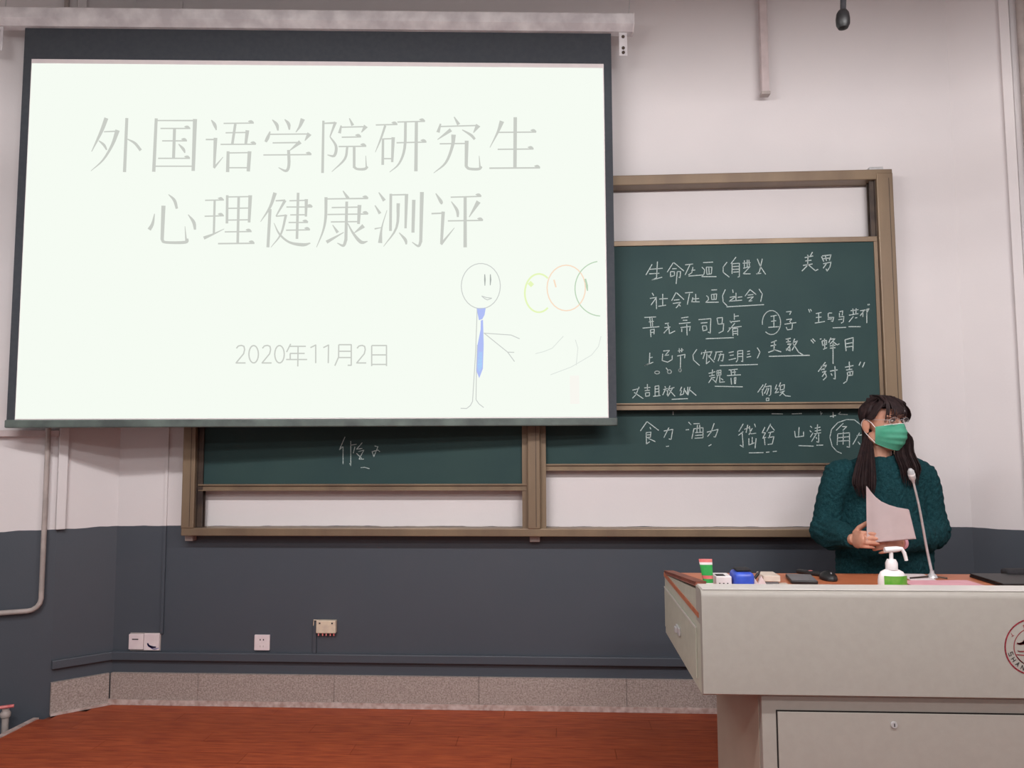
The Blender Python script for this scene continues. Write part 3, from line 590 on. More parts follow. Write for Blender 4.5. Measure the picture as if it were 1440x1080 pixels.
t, a, b = sock(359, 892, 380, 914, 0, 'wall_socket', 'single white square wall socket below the left half of the chalkboard')
p = part('cover_plate', Bm().box((a.x, -.014, b.z), (b.x, -.0005, a.z), .003), M['socket'], t)
cx = (a.x+b.x)/2; cz = (a.z+b.z)/2
part('pin_hole', Bm().box((cx-.012, -.0145, cz+.012), (cx-.006, -.0138, cz+.02)).box((cx+.006, -.0145, cz+.012), (cx+.012, -.0138, cz+.02)), M['ink'], p)
part('pin_hole', Bm().box((cx-.010, -.0145, cz-.024), (cx-.007, -.0138, cz-.014)).box((cx+.007, -.0145, cz-.024), (cx+.010, -.0138, cz-.014)), M['pipe_grey'], p)
t, a, b = sock(447, 871, 474, 889, 0, 'wall_socket', 'yellowed socket box with exposed wires, highest of the wall sockets')
p = part('cover_plate', Bm().box((a.x, -.03, b.z), (b.x, -.0005, a.z), .003), M['socket_old'], t)
part('slot', Bm().box((a.x+.015, -.0306, a.z-.018), (a.x+.024, -.0298, a.z-.01)).box((b.x-.024, -.0306, a.z-.018), (b.x-.015, -.0298, a.z-.01)), M['ink'], p)
B = Bm()
for k in range(5):
    xx_ = a.x+.012+k*.021; B.tube([(xx_, -.02, b.z+.004), (xx_+.002*(k % 2), -.024, b.z-.014)], .0035, 6)
part('wire', B, M['tube_red'], t)
part('wire', Bm().tube([(a.x+.01, -.02, a.z), (a.x-.015, -.022, a.z+.002), (a.x-.02, -.012, a.z-.03)], .003, 6), M['socket_old'], t)
part('conduit', Bm().box((a.x-.022, -.014, .281), (a.x-.004, -.0005, a.z-.006), .002), M['wall'], t)
# stub of a valve at far left
vp = onL(8, 1000, .09)
vt = thing('pipe_valve', 'small whitish pipe stub with a rusty valve low at the far left wall', 'valve', (vp.x, vp.y, -.2))
part('stub', Bm().tube([(vp.x, vp.y, -.2), (vp.x, vp.y, vp.z+.01)], .016, 12).lathe((vp.x, vp.y, vp.z-.03), [(.02, 0), (.024, .008), (.024, .022), (.018, .03)], 12), M['pipe_grey'], vt, True)
part('valve_handle', Bm().tube([Vector((vp.x, vp.y, vp.z+.02))-LW*.035, Vector((vp.x, vp.y, vp.z+.022))+LW*.035], .008, 8), M['tube_red'], vt, True)

# ------------------------------------------------------------------ lectern
DX0, DX1, DYF, DYB = .457, 2.44, -1.69, -.845
ZT, ZD_, ZB_ = .938, .855, .607
lec = thing('lectern', 'wide greige steel lectern with a raised front panel and a wooden desktop', 'lectern', ((DX0+DX1)/2, (DYF+DYB)/2, 0))
# front panel with rounded ledge
pts = [(DX0, DYF, ZB_)]
B = Bm()
prof = [(DYF+.03, ZB_), (DYF, ZB_+.012), (DYF, ZT-.022)] + [(DYF+.022*(1-cos(a)), ZT-.022+.022*sin(a)) for a in (.4, .8, 1.2, pi/2)] + [(DYF+.10, ZT), (DYF+.10, ZD_-.03), (DYF+.03, ZD_-.03)]
B.prism([(DX0-.0012, y, z) for y, z in prof], (DX1-DX0+.0024, 0, 0))
fp = part('front_panel', B, M['steel'], lec, True)
part('ledge', Bm().box((DX0+.004, DYF+.012, ZT-.0006), (DX1-.004, DYF+.10, ZT+.003), .001), M['steel_lip'], lec)
for x0, x1 in ((DX0, DX0+.022), (DX1-.022, DX1)):
    sd = part('side_panel', Bm().prism([(x0, DYF+.03, ZB_), (x0, DYB, ZB_), (x0, DYB, ZD_-.006), (x0, DYF+.03, ZT-.008)], (x1-x0, 0, 0)), M['steel_side'], lec)
part('desktop', Bm().box((DX0+.022, DYF+.10, ZD_-.028), (DX1-.022, DYB+.002, ZD_), .002), M['desk_wood'], lec)
part('bottom_plate', Bm().box((DX0+.022, DYF+.03, ZB_), (DX1-.022, DYB, ZB_+.012)), M['steel'], lec)
part('rear_panel', Bm().box((DX0+.022, DYB-.014, ZB_+.012), (DX1-.022, DYB, ZD_-.029)), M['steel'], lec)
# side trims: sloping dark-brown cap on the cheek and orange strip at desktop level
d = Vector((0, DYF+.10-DYB, ZT-ZD_)); c = Vector((DX0+.016, (DYF+.10+DYB)/2, (ZT+ZD_)/2+.003))
part('cap_strip', Bm().obox(c, (d.length, .036, .014), d, uz=Vector((1, 0, 0)).cross(d), bev=.002), M['trim_wood'], lec)
part('edge_strip', Bm().box((DX0-.004, DYF+.055, ZD_-.014), (DX0-.0005, DYB, ZD_+.002)), M['desk_wood'], lec)
hd = part('side_hatch', Bm().box((DX0-.005, DYF+.10, ZB_+.03), (DX0-.0005, DYB-.02, ZD_-.055), .001), M['steel_side'], lec)
part('hatch_edge', Bm().box((DX0-.0065, DYF+.10, ZD_-.058), (DX0-.0045, DYB-.02, ZD_-.052)), M['steel_lip'], hd)
hp_ = plane(957, 886, (DX0, 0, 0), (1, 0, 0))
part('hatch_handle', Bm().obox((DX0-.009, hp_.y, hp_.z), (.075, .008, .03), (0, 1, 0), bev=.003).obox((DX0-.016, hp_.y+.012, hp_.z), (.03, .01, .02), (0, 1, 0), bev=.003), M['metal'], hd)
# lower cabinet
CX0, CX1, CYF, CYB = .642, 2.26, -1.655, -.955
cab = part('cabinet', Bm().box((CX0, CYF, .0), (CX1, CYB, ZB_-.0005), .003), M['steel'], lec)
part('cabinet_side', Bm().box((CX0-.003, CYF+.03, .01), (CX0-.0003, CYB-.01, ZB_-.002)), mat('brown_grey_side', (176, 164, 150), .55, c2=(168, 156, 142), nscale=4), lec)
dx0 = onY(1094, 1040, CYF).x; dzt = onY(1093, 1000, CYF).z
for x0, x1 in ((dx0, 1.445), (1.449, 2.21)):
    dr = part('cabinet_door', Bm().box((x0, CYF-.006, .04), (x1, CYF-.0015, dzt), .001), M['steel'], lec)
    part('door_gap', Bm().box((x0-.004, CYF-.0012, .036), (x0, CYF-.0003, dzt+.004)).box((x0, CYF-.0012, dzt), (x1, CYF-.0003, dzt+.004)), M['dark_gap'], dr)
    if x0 == dx0:
        k = onY(1257, 1019, CYF-.006)
        part('lock', Bm().tube([(k.x, CYF-.006, k.z), (k.x, CYF-.011, k.z)], [.0105, .0095], 16), M['metal'], dr, True)
        part('keyhole', Bm().box((k.x-.0015, CYF-.0118, k.z-.005), (k.x+.0015, CYF-.0109, k.z+.005)), M['ink'], dr)
# emblem
mpE = lambda x, y: onY(x, y, DYF-.0012)
EJ = (0, 0, 1)
B = Bm()
def ring(cx, cy, r, w): return [tuple((*p, w)) for p in circ(cx, cy, r, r, 48)]
EX, EY = 1452.5, 909.5
strokes(B, [ring(EX, EY, 39, 2.0), ring(EX, EY, 26.5, 1.1)], EJ, mpE, smooth=False)
EK = (1390, 860, 10.8)
strokes(B, [[(430,480,18),(480,490,34),(560,470,50)],[(480,500,24),(530,470,40),(570,430,50)],[(440,595,10),(490,608,16),(600,600,14)],[(425,655,12),(500,660,13),(640,672,13),(800,668,13)],[(430,680,12),(480,740,14),(540,790,12)],[(560,610,8),(700,590,14),(860,610,8)]], EK, mpE, 10)
# mountains mirrored half + stroke marks at ring top
strokes(B, [[(600,500,40),(680,430,60),(760,500,40)],[(820,500,30),(880,470,22)],[(540,200,14),(540,250,10)],[(520,215,8),(570,212,8)],[(345,330,8),(375,375,10)],[(350,385,8),(390,360,6)]], EK, mpE, 10)
part('emblem', B, M['red_print'], fp, label='round red emblem printed on the front panel')
B = Bm()
LET = {'S': [(1,0),(0,0),(0,.5),(1,.5),(1,1),(0,1)], 'H': [[(0,0),(0,1)],[(0,.5),(1,.5)],[(1,0),(1,1)]], 'A': [[(0,1),(.5,0),(1,1)],[(.2,.6),(.8,.6)]], 'N': [[(0,1),(0,0),(1,1),(1,0)]], 'D': [[(0,0),(0,1),(.6,1),(1,.7),(1,.3),(.6,0),(0,0)]]}
for k, ch in enumerate('SHAND'):
    th = radians(170-k*15.5-8)  # angle measured clockwise-down from +x on the lower arc
    st = LET[ch]; st = [st] if isinstance(st[0], tuple) else st
    rad = 32.5
    c = Vector((EX+rad*cos(th), EY+rad*sin(th))); tang = Vector((sin(th), -cos(th))); radial = Vector((cos(th), sin(th)))
    strokes(B, [[tuple((*(c+tang*(p[0]-.5)*4.2+radial*(p[1]-.5)*6), 1.0)) for p in s_] for s_ in st], EJ, mpE, 1, smooth=False)
part('emblem_lettering', B, M['ink'], fp)

# ------------------------------------------------------------------ things on the lectern
DT = ZD_+.0006
def deskpt(px, y):  # x on desktop for pixel column px at depth y
    return onY(px, 822, y).x
# green-red tube standing on its cap
y = -1.42; x = deskpt(996, y); zt = onY(996, 786, y).z
t = thing('squeeze_tube', 'green and red squeeze tube standing on its cap at the left end of the lectern', 'tube', (x, y, DT))
part('cap', Bm().lathe((x, y, DT), [(.014, 0), (.0145, .002), (.013, .02)], 20), M['white'], t, True)
def tubering(h, m, name, z0, z1, n=8):
    B = Bm(); R = []
    for k in range(n+1):
        z = z0+(z1-z0)*k/n; f = (z-.02)/(h-.02)
        rx = .0145+.009*f; ry = .0145*(1-f)+.0012; lean = -.004+.012*(1-f)
        R.append((x+lean-.004, y, DT+z, rx, ry))
    B.loft(R); part(name, B, m, t, True)
H = zt-DT
tubering(H, M['white'], 'tube_body', .02, H*.42)
for a_, b_, m_ in ((.42, .52, 'tube_green'), (.52, .60, 'tube_red'), (.60, .86, 'tube_green'), (.86, .92, 'white'), (.92, 1, 'tube_red')):
    tubering(H, M[m_], 'tube_band', H*a_, H*b_, 4)
# white carton
def pbox(name, px0, px1, ytop, y, depth, m, label, cat, base=DT, bev=.003):
    x0 = onY(px0, ytop, y).x; x1 = onY(px1, ytop, y).x; z1 = onY((px0+px1)/2, ytop, y).z
    return x0, x1, z1
x0 = onY(1006, 806, -1.36).x; x1 = onY(1028, 806, -1.36).x; z1 = onY(1015, 806, -1.30).z
t = thing('chalk_box', 'small white carton with dark marks between the tube and the blue eraser', 'box', ((x0+x1)/2, -1.33, DT))
bd = part('carton', Bm().box((x0, -1.37, DT), (x1, -1.29, z1), .003), M['white'], t)
part('open_slot', Bm().box((x0+.004, -1.362, z1-.0002), (x1-.02, -1.32, z1+.0008)), M['ink'], bd)
part('print_mark', Bm().box((x0+.01, -1.3712, DT+.045), (x0+.015, -1.3702, DT+.05)).box((x0+.024, -1.3712, DT+.045), (x0+.029, -1.3702, DT+.05)).box((x0+.038, -1.3712, DT+.045), (x0+.043, -1.3702, DT+.05)), M['ink'], bd)
# blue eraser
x0 = onY(1029, 805, -1.34).x; x1 = onY(1057, 805, -1.34).x; z1 = onY(1042, 805, -1.38).z
t = thing('board_eraser', 'blue rounded board eraser with a dark felt top on the lectern', 'eraser', ((x0+x1)/2, -1.34, DT))
part('eraser_body', Bm().box((x0, -1.39, DT), (x1, -1.29, z1), .016, 4), M['blue'], t, True)
part('felt_pad', Bm().box((x0+.010, -1.37, z1+.0004), (x1-.008, -1.31, z1+.010), .005, 2), M['felt'], t, True)
# pen leaning
pa = onY(1056, 823, -1.38); pb_ = onY(1069, 803, -1.20)
pa.z = max(pa.z, DT+.02)
pb_ = onY(1069, 803, -1.19); pa = onY(1053, 826, -1.19); pa.z = max(pa.z, DT+.006)
single('black_pen', Bm().tube([pa, pa.lerp(pb_, .85), pb_], [.0055, .0055, .002], 10), M['black'], 'slim black pen leaning beside the blue eraser', 'pen', True)
# cream block on dark device
x0 = onY(1068, 815, -1.12).x; x1 = onY(1092, 815, -1.12).x; zt = onY(1080, 808, -1.15).z
single('dark_device', Bm().box((x0+.004, -1.17, DT), (x1-.004, -1.08, DT+(zt-DT)*.45), .004), M['grey_dev'], 'small grey device lying under the cream card box', 'device')
single('card_box', Bm().box((x0, -1.175, DT+(zt-DT)*.45+.001), (x1, -1.075, zt), .003), M['cream'], 'cream card box resting on a small grey device', 'box')
xa = onY(1066, 820, -1.36).x
def sheet(name, pts, z, m, label, curl=0, cat='paper'):
    B = Bm(); n = 8; P = []
    A, Bq, Cq, D = [Vector(p) for p in pts]
    for i in range(n+1):
        row = []
        for j in range(n+1):
            u = i/n; v = j/n
            p = (A*(1-u)+Bq*u)*(1-v)+(D*(1-u)+Cq*u)*v
            row.append(Vector((p.x, p.y, z+.0015+curl*(u-.5)**2*(v)**2*4)))
        P.append(row)
    B.grid(P)
    r = bmesh.ops.solidify(B.b, geom=B.b.faces[:], thickness=.0008)
    return single(name, B, M[m], label, cat, True)
single('crumpled_paper', Bm().prism([(xa, -1.30, DT), (xa+.06, -1.31, DT), (xa+.055, -1.29, DT+.02), (xa+.028, -1.30, DT+.062), (xa+.016, -1.30, DT+.035), (xa+.003, -1.30, DT+.055)], (.004, .025, 0)), M['paper'], 'crumpled white paper scrap in front of the cream card box', 'paper')
def q(px, py): v = onZ(px, py, ZD_); return (v.x, v.y)
single('card_slip', Bm().box((onY(1092, 820, -1.22).x, -1.28, DT), (onY(1114, 820, -1.22).x, -1.14, DT+.012), .001), M['cream'], 'flat cream card slip to the left of the grey phone', 'card')
# phone and remote, mouse
a = onZ(1112, 818, ZD_); 
t = thing('smartphone', 'grey smartphone lying flat on the desktop left of the mouse', 'phone', onZ(1128, 816, DT))
c = onZ(1127, 817, DT)
part('phone_body', Bm().obox(c+Vector((0, 0, .0075)), (.10, .155, .014), (1, -.15, 0), bev=.004), M['black'], t)
part('phone_screen', Bm().obox(c+Vector((0, 0, .0148)), (.094, .148, .001), (1, -.15, 0)), M['grey_dev'], t)
c = onZ(1140, 808.5, DT)
t = thing('presenter_remote', 'slim black remote lying behind the grey phone', 'remote', c)
part('remote_body', Bm().obox(c+Vector((0, 0, .009)), (.028, .12, .016), (.75, .66, 0), bev=.005), M['black'], t, True)
part('button', Bm().obox(c+Vector((0, .0, .0175)), (.012, .012, .002), (.75, .66, 0), bev=.001), M['tube_red'], t)
c = onZ(1165, 815, DT)
t = thing('computer_mouse', 'black computer mouse on the wooden desktop in front of the woman', 'mouse', c)
B = Bm(); B.ell((c.x, c.y, DT+.006), (.032, .055, .028)); 
for v in B.b.verts:
    if v.co.z < DT: v.co.z = DT
part('mouse_body', B, M['black'], t, True)
part('scroll_wheel', Bm().tube([(c.x-.003, c.y-.03, DT+.028), (c.x+.003, c.y-.03, DT+.028)], .006, 12), M['grey_dev'], t, True)
# sanitiser bottle
yb = -1.40; xb = onY(1254, 800, yb).x; zt = onY(1254, 769, yb).z; zs = onY(1254, 800, yb).z; hw = (onY(1274, 815, yb).x-onY(1234, 815, yb).x)/2
t = thing('sanitiser_bottle', 'white pump bottle with a green label standing on the lectern in front of the woman', 'bottle', (xb, yb, DT))
hs = zs-DT
body = part('bottle_body', Bm().lathe((xb, yb, DT), [(hw*.93, 0), (hw, .006), (hw, hs*.62), (hw*.95, hs*.78), (hw*.78, hs*.91), (hw*.5, hs*.98), (hw*.33, hs)], 32, .62), M['white'], t, True)
B = Bm(); P = []
lz0 = onY(1254, 823, yb-.03).z-.02; lz1 = onY(1254, 810.5, yb-.03).z
for i in range(2):
    P.append([Vector((xb+(hw+.0008)*sin(a_), yb-(hw+.0008)*.62*cos(a_)-.0004, (lz0, lz1)[i])) for a_ in [radians(-50+k*10)+.06 for k in range(13)]])
B.grid(P); part('label', B, M['green_label'], t, True, 'green label')
cr = hw*.33
part('neck_collar', Bm().lathe((xb, yb, zs-.002), [(cr*1.25, 0), (cr*1.25, (zt-zs)*.30), (cr*1.0, (zt-zs)*.42), (cr*.9, (zt-zs)*.46)], 20), M['white'], t, True)
part('pump_stem', Bm().lathe((xb, yb, zs+(zt-zs)*.42), [(cr*.42, 0), (cr*.42, (zt-zs)*.36)], 14), M['white'], t, True)
zp = zs+(zt-zs)*.86
part('pump_nozzle', Bm().tube([(xb-.022, yb, zp), (xb-.018, yb, zp), (xb+.018, yb-.002, zp+.003), (xb+.036, yb-.003, zp+.004), (xb+.044, yb-.003, zp-.010), (xb+.050, yb-.003, zp-.036)], [.0095, .0105, .0105, .007, .0065, .006], 12), M['white'], t, True)
# papers near mic, pink sheet
c = onZ(1290, 812, DT)
single('loose_paper', Bm().obox(c+Vector((0, 0, .0012)), (.10, .16, .0016), (1, -.12, 0)), M['paper'], 'white paper lying between the pump bottle and the microphone base', 'paper')
c = onZ(1328, 822.5, DT)
single('pink_sheet', Bm().obox(c+Vector((0, -.02, .0032)), (.27, .20, .0016), (1, .06, 0)), M['pink'], 'pink sheet of paper lying in front of the microphone base', 'paper')
# gooseneck microphone
mb = onZ(1311, 813, DT); tip = onY(1281, 664, mb.y-.10)
t = thing('gooseneck_microphone', 'silver gooseneck microphone standing on the lectern, reaching up in front of the woman', 'microphone', mb)
part('base', Bm().lathe((mb.x, mb.y, DT+.001), [(.020, 0), (.022, .002), (.018, .010), (.009, .018), (.0075, .03)], 20), M['metal'], t, True)
for sgn, ln in ((-1, .10), (1, .045)):
    part('base_leg', Bm().tube([(mb.x, mb.y, DT+.008), (mb.x+sgn*ln, mb.y-.03, DT+.005)], .0035, 8), M['bronze_dark'], t, True)
P = catmull([Vector((mb.x, mb.y, DT+.02)), onY(1303, 770, mb.y-.02), onY(1293, 715, mb.y-.06), onY(1284, 676, mb.y-.09)], 6)
part('gooseneck', Bm().tube(P, [.0058-.0018*k/len(P) for k in range(len(P))], 10), M['metal'], t, True)
dr_ = (tip-P[-1]).normalized()
part('capsule', Bm().tube([P[-1]-dr_*.008, P[-1], P[-1]+dr_*.010, P[-1]+dr_*.02, P[-1]+dr_*.042, P[-1]+dr_*.052], [.005, .0065, .0125, .013, .0125, .006], 16), M['metal'], t, True)
part('capsule_band', Bm().tube([P[-1]+dr_*.024, P[-1]+dr_*.030], [.0135, .0135], 16), M['white'], t, True)
# black laptop / folder at right edge
a = onZ(1363, 811.5, DT); 
t = thing('closed_laptop', 'flat black laptop lying at the right end of the desktop', 'laptop', (a.x+.2, a.y-.12, DT))
part('laptop_base', Bm().box((a.x, a.y-.24, DT), (a.x+.36, a.y, DT+.009), .003), M['black'], t)
part('laptop_lid', Bm().box((a.x+.001, a.y-.239, DT+.0095), (a.x+.359, a.y-.001, DT+.016), .003), M['black'], t)
a = onZ(1402, 808, DT)
single('black_bag', Bm().box((a.x, -.935, DT), (a.x+.22, -.872, DT+.032), .013, 3), M['felt'], 'small black pouch lying behind the laptop at the right photo edge', 'pouch', True)

# ------------------------------------------------------------------ the woman
PXc = 1.447; PYc = -.66
HC = Vector((1.457, -.665, 1.488))            # head centre (eye level)
HR = Matrix.Rotation(radians(24), 3, 'Z') @ Matrix.Rotation(radians(4), 3, 'X')
HS = 1.07
def h(x, y, z): return HC+HR @ (Vector((x, y, z))*HS)
per = thing('person', 'woman with dark hair, green face mask and teal cable-knit sweater holding papers behind the lectern', 'person', (PXc, PYc, 0))
SHR, ELR, WRR = Vector((1.278, -.66, 1.283)), Vector((1.200, -.655, 1.015)), Vector((1.222, -.905, 1.005))
SHL, ELL, WRL = Vector((1.607, -.66, 1.283)), Vector((1.655, -.680, 1.010)), Vector((1.420, -.905, .992))
# hands as chains
def hand(B, wr, d, n, thumb_side, curls, sc=1.0, thumb_dir=None):
    d = Vector(d).normalized(); n = Vector(n); n = (n-d*n.dot(d)).normalized(); s = d.cross(n).normalized()
    if s.dot(Vector(thumb_side)) < 0: s = -s
    rot = Matrix((s, d, n)).transposed()
    B.ell(wr+d*.046*sc, (.037*sc, .052*sc, .0145*sc), rot, 16)
    B.ell(wr+d*.070*sc, (.036*sc, .022*sc, .0125*sc), rot, 14)
    B.tube([wr-d*.05, wr, wr+d*.02], [.026*sc, .024*sc, .022*sc], 12)
    L = [.066, .074, .069, .054]; offs = [.028, .009, -.010, -.027]
    for k in range(4):
        p = wr+d*(.078-(0 if k < 3 else .006))*sc+s*offs[k]*sc; dirv = d.copy(); pts = [p-d*.02*sc, p]
        for j, fr in enumerate((.45, .32, .25)):
            q_ = Quaternion(s.cross(Vector((0, 0, 0))) if False else s, 0)
            ang_ = curls[j] if j else curls[0]
            axis = n.cross(d)
            dirv = (Matrix.Rotation(radians(curls[j]), 3, axis) @ dirv)
            if dirv.dot(n) > d.dot(n)+.98: pass
            p = p+dirv*L[k]*fr*sc; pts.append(p)
        r0 = (.0086 if k < 3 else .0074)*sc
        B.tube(pts, [r0, r0, r0*.94, r0*.88, r0*.72], 10); B.ell(pts[-1], (r0*.74,)*3, None, 8); B.ell(pts[1], (r0*1.06,)*3, None, 8)
    td = Vector(thumb_dir).normalized() if thumb_dir else (d*.6+s*.8).normalized()
    b0 = wr+d*.018*sc+s*.022*sc
    b1 = b0+(td*.7+s*.4).normalized()*.032*sc; b2 = b1+td*.030*sc; b3 = b2+td*.022*sc
    B.tube([b0, b1, b2, b3], [.013*sc, .0115*sc, .0098*sc, .008*sc], 10); B.ell(b3, (.0082*sc,)*3, None, 8)
B = Bm()
# head
B.ell(h(0, .008, .028), (.073, .084, .077), HR, 28)
B.ell(h(0, -.030, -.018), (.063, .060, .078), HR, 24)
B.ell(h(0, -.045, -.080), (.040, .040, .034), HR, 20)       # chin / jaw
for sx in (-1, 1):
    B.ell(h(sx*.036, -.050, -.030), (.024, .026, .026), HR, 14)    # cheek
    B.ell(h(sx*.048, -.010, -.060), (.022, .042, .030), HR, 14)    # jaw corner
    B.ell(h(sx*.030, -.076, .034), (.026, .012, .008), HR, 12)     # brow
    # ear
    er = HR @ Matrix.Rotation(radians(-sx*22), 3, 'Z')
    B.ell(h(sx*.076, .008, -.008), (.0075, .019, .031), er, 14)
    B.ell(h(sx*.074, .004, -.032), (.006, .010, .011), er, 10)
B.tube([h(0, -.080, .026), h(0, -.094, .004), h(0, -.104, -.018)], [.007, .009, .013], 10)  # nose
B.ell(h(0, -.103, -.022), (.015, .012, .009), HR, 12)
B.ell(h(0, -.080, -.062), (.024, .014, .012), HR, 12)
B.tube([h(0, .02, -.05), Vector((1.447, -.655, 1.38)), Vector((1.447, -.650, 1.30)), Vector((1.447, -.65, 1.2))], [.054, .050, .054, .07], 18)  # neck
# torso, arms, legs
B.loft([(PXc, -.65, .80, .15, .10), (PXc, -.65, .92, .14, .095), (PXc, -.65, 1.05, .125, .085), (PXc, -.65, 1.18, .145, .09), (PXc, -.65, 1.26, .14, .075), (PXc, -.65, 1.30, .08, .05)])
for sh, el, wr in ((SHR, ELR, WRR), (SHL, ELL, WRL)):
    B.tube([sh+Vector((0, 0, -.015)), el], [.042, .034], 14); B.ell(sh+Vector((0, 0, -.018)), (.044,)*3); B.ell(el, (.036,)*3); B.tube([el, wr], [.035, .024], 14)
for sx in (-1, 1):
    hx = PXc+sx*.085
    B.tube([(hx, -.65, .86), (hx, -.66, .48), (hx, -.645, .09)], [.082, .053, .034], 18); B.ell((hx, -.66, .48), (.055,)*3); B.ell((hx, -.65, .84), (.086,)*3)
    B.ell((hx, -.70, .045), (.036, .10, .032), None, 16)
# right hand: palm pointing at the camera, fingers wrap in front of the paper toward +x
hand(B, WRR, (.10, -1, .10), (-1, -.1, .1), (0, 0, 1), (72, 24, 14), 1.0, thumb_dir=(.55, -.45, .5))
# left hand: comes from the right, fingers toward the right hand below the paper
hand(B, WRL, (-.86, -.50, -.02), (.45, -.80, .30), (0, .2, 1), (16, 34, 26), 1.0, thumb_dir=(-.95, -.20, .18))
body = part('body', fuse(B, .0034, 4), M['skin'], per)
# sweater
B = Bm()
B.loft([(PXc, -.655, .765, .185, .135), (PXc, -.655, .79, .205, .150), (PXc, -.66, .90, .205, .148), (PXc, -.66, 1.02, .195, .138), (PXc, -.66, 1.12, .188, .130), (PXc, -.66, 1.20, .190, .122),
        (PXc, -.655, 1.27, .186, .108), (PXc, -.652, 1.310, .150, .092), (PXc, -.650, 1.330, .100, .078), (PXc, -.650, 1.340, .078, .070)])
for sh, el, wr, sx in ((SHR, ELR, WRR, -1), (SHL, ELL, WRL, 1)):
    B.ell(sh+Vector((-sx*.01, 0, -.012)), (.072, .070, .060))
    P = catmull([sh, sh.lerp(el, .5)+Vector((sx*.006, 0, 0)), el], 4); B.tube(P, [.068+.006*sin(k*.9) for k in range(len(P))], 16)
    B.ell(el+Vector((0, .004, -.004)), (.071, .066, .066))
    v = wr-el; P = [el, el+v*.3+Vector((0, 0, -.008)), el+v*.6, el+v*.80, el+v*.93]
    B.tube(P, [.066, .066, .058, .047, .040], 16)
    B.ell(sh.lerp(el, .8)+Vector((-sx*.025, .01, -.02)), (.05, .05, .06))
me = fuse(B, .005, 4)
sw = part('sweater', me, M['knit'], per)
# broad knit folds and cables as real relief
nrms = [v.normal.copy() for v in me.vertices]
for v, nrm in zip(me.vertices, nrms):
    c = v.co.copy()
    cab = .0050*(abs(math.sin(c.x*52))**.6-.6)+.0014*math.sin(c.z*190+2.5*math.sin(c.x*104))
    fold = .0040*math.sin(c.z*22+c.x*34)*math.sin(c.x*17+c.y*31+1)
    v.co = c+nrm*(cab+fold)
def cuff(wr, el, name='cuff'):
    v = (wr-el); a_ = el+v*.86; b_ = el+v*1.0; vv = v.normalized()
    P = [a_, a_.lerp(b_, .3), a_.lerp(b_, .7), b_, b_-vv*.006, a_]
    part(name, Bm().tube([a_, a_.lerp(b_, .3), a_.lerp(b_, .7), b_, b_+vv*.001], [.040, .0405, .038, .036, .030], 20), M['knit'], per, True)
cuff(WRR, ELR); cuff(WRL, ELL)
B = Bm(); R_ = []
B2_ = Bm()
ringp = [Vector((1.447+.066*cos(a_), -.652+.066*sin(a_), 1.336+.022*sin(a_))) for a_ in [2*pi*k/28 for k in range(29)]]
part('collar', Bm().tube(ringp, .0125, 10), M['knit'], per, True)
part('wristband', Bm().tube([WRL+(Vector((-.86, -.50, 0)))*(-.004), WRL+Vector((-.86, -.50, 0))*.012], [.0285, .0275], 20), M['pink'], per, True, 'pale pink wristband')
# trousers and shoes
B = Bm()
B.loft([(PXc, -.65, .70, .155, .11), (PXc, -.65, .80, .165, .118), (PXc, -.65, .90, .155, .11)])
for sx in (-1, 1):
    hx = PXc+sx*.085; B.tube([(hx, -.65, .84), (hx, -.66, .48), (hx, -.645, .11)], [.094, .068, .052], 18)
part('trousers', fuse(B, .008, 4), M['trousers'], per)
for sx in (-1, 1):
    hx = PXc+sx*.085
    B = Bm(); B.ell((hx, -.70, .042), (.043, .118, .04), None, 18)
    for v in B.b.verts: v.co.z = max(v.co.z, .002)
    B.lathe((hx, -.645, .03), [(.045, 0), (.043, .05), (.040, .08)], 18)
    part('shoe', B, M['black'], per, True)
# eyes, brows
for sx in (-1, 1):
    e_ = part('eye', Bm().ell(h(sx*.031, -.0835, .016), (.0125, .0085, .0058), HR, 14), M['eye_w'], per, True)
    part('iris', Bm().ell(h(sx*.031+.002, -.0905, .0162), (.0052, .0030, .0050), HR, 12), M['ink'], e_, True)
    part('eyelid', Bm().tube([h(sx*.031-.0145, -.0855, .016), h(sx*.031-.006, -.0925, .0215), h(sx*.031+.006, -.0925, .0215), h(sx*.031+.0145, -.0855, .016)], [.0012, .0020, .0020, .0012], 8), M['hair'], e_, True)
    part('eyebrow', Bm().tube([h(sx*.014, -.0915, .0345), h(sx*.030, -.0915, .0385), h(sx*.048, -.079, .0345)], [.0022, .0026, .0012], 8, flat=1), M['hair'], per, True)
# mask
B = Bm(); P = []
nu, nv = 32, 26
for j in range(nv+1):
    v = j/nv; row = []
    for i in range(nu+1):
        u = -1+2*i/nu; th = u*radians(66)
        ztop = .006-.018*abs(u)**1.4; zbot = -.106+.026*abs(u)**1.6
        z = ztop+(zbot-ztop)*v
        bulge = sin(pi*min(1, (v*.9+.12)))
        ry = .088+.030*bulge*(1-abs(u)**2*.55)+(.012*(1-abs(u)*2.2) if abs(u) < .45 else 0)*(1-v)
        rx = .072+.006*bulge
        pl_ = .0022*math.sin(v*pi*2*4.2)*(1 if .12 < v < .88 else 0)*(1-abs(u)**3)
        row.append(h(rx*sin(th), -(ry+pl_)*cos(th)+.004, z))
    P.append(row)
B.grid(P); bmesh.ops.solidify(B.b, geom=B.b.faces[:], thickness=.0015)
mk = part('face_mask', B, M['mask'], per, True)
part('nose_wire', Bm().tube([P[0][k]+HR @ Vector((0, -.001, 0)) for k in range(5, nu-4)], .0014, 6), M['white'], mk, True)
for sx, ii in ((-1, 0), (1, nu)):
    a_ = P[1][ii]; b_ = P[nv-1][ii]
    part('ear_loop', Bm().tube(catmull([a_, h(sx*.077, -.018, .006), h(sx*.083, .008, .018), h(sx*.082, .026, -.004), h(sx*.078, .010, -.036), b_], 5), .0012, 6), M['white'], mk, True)
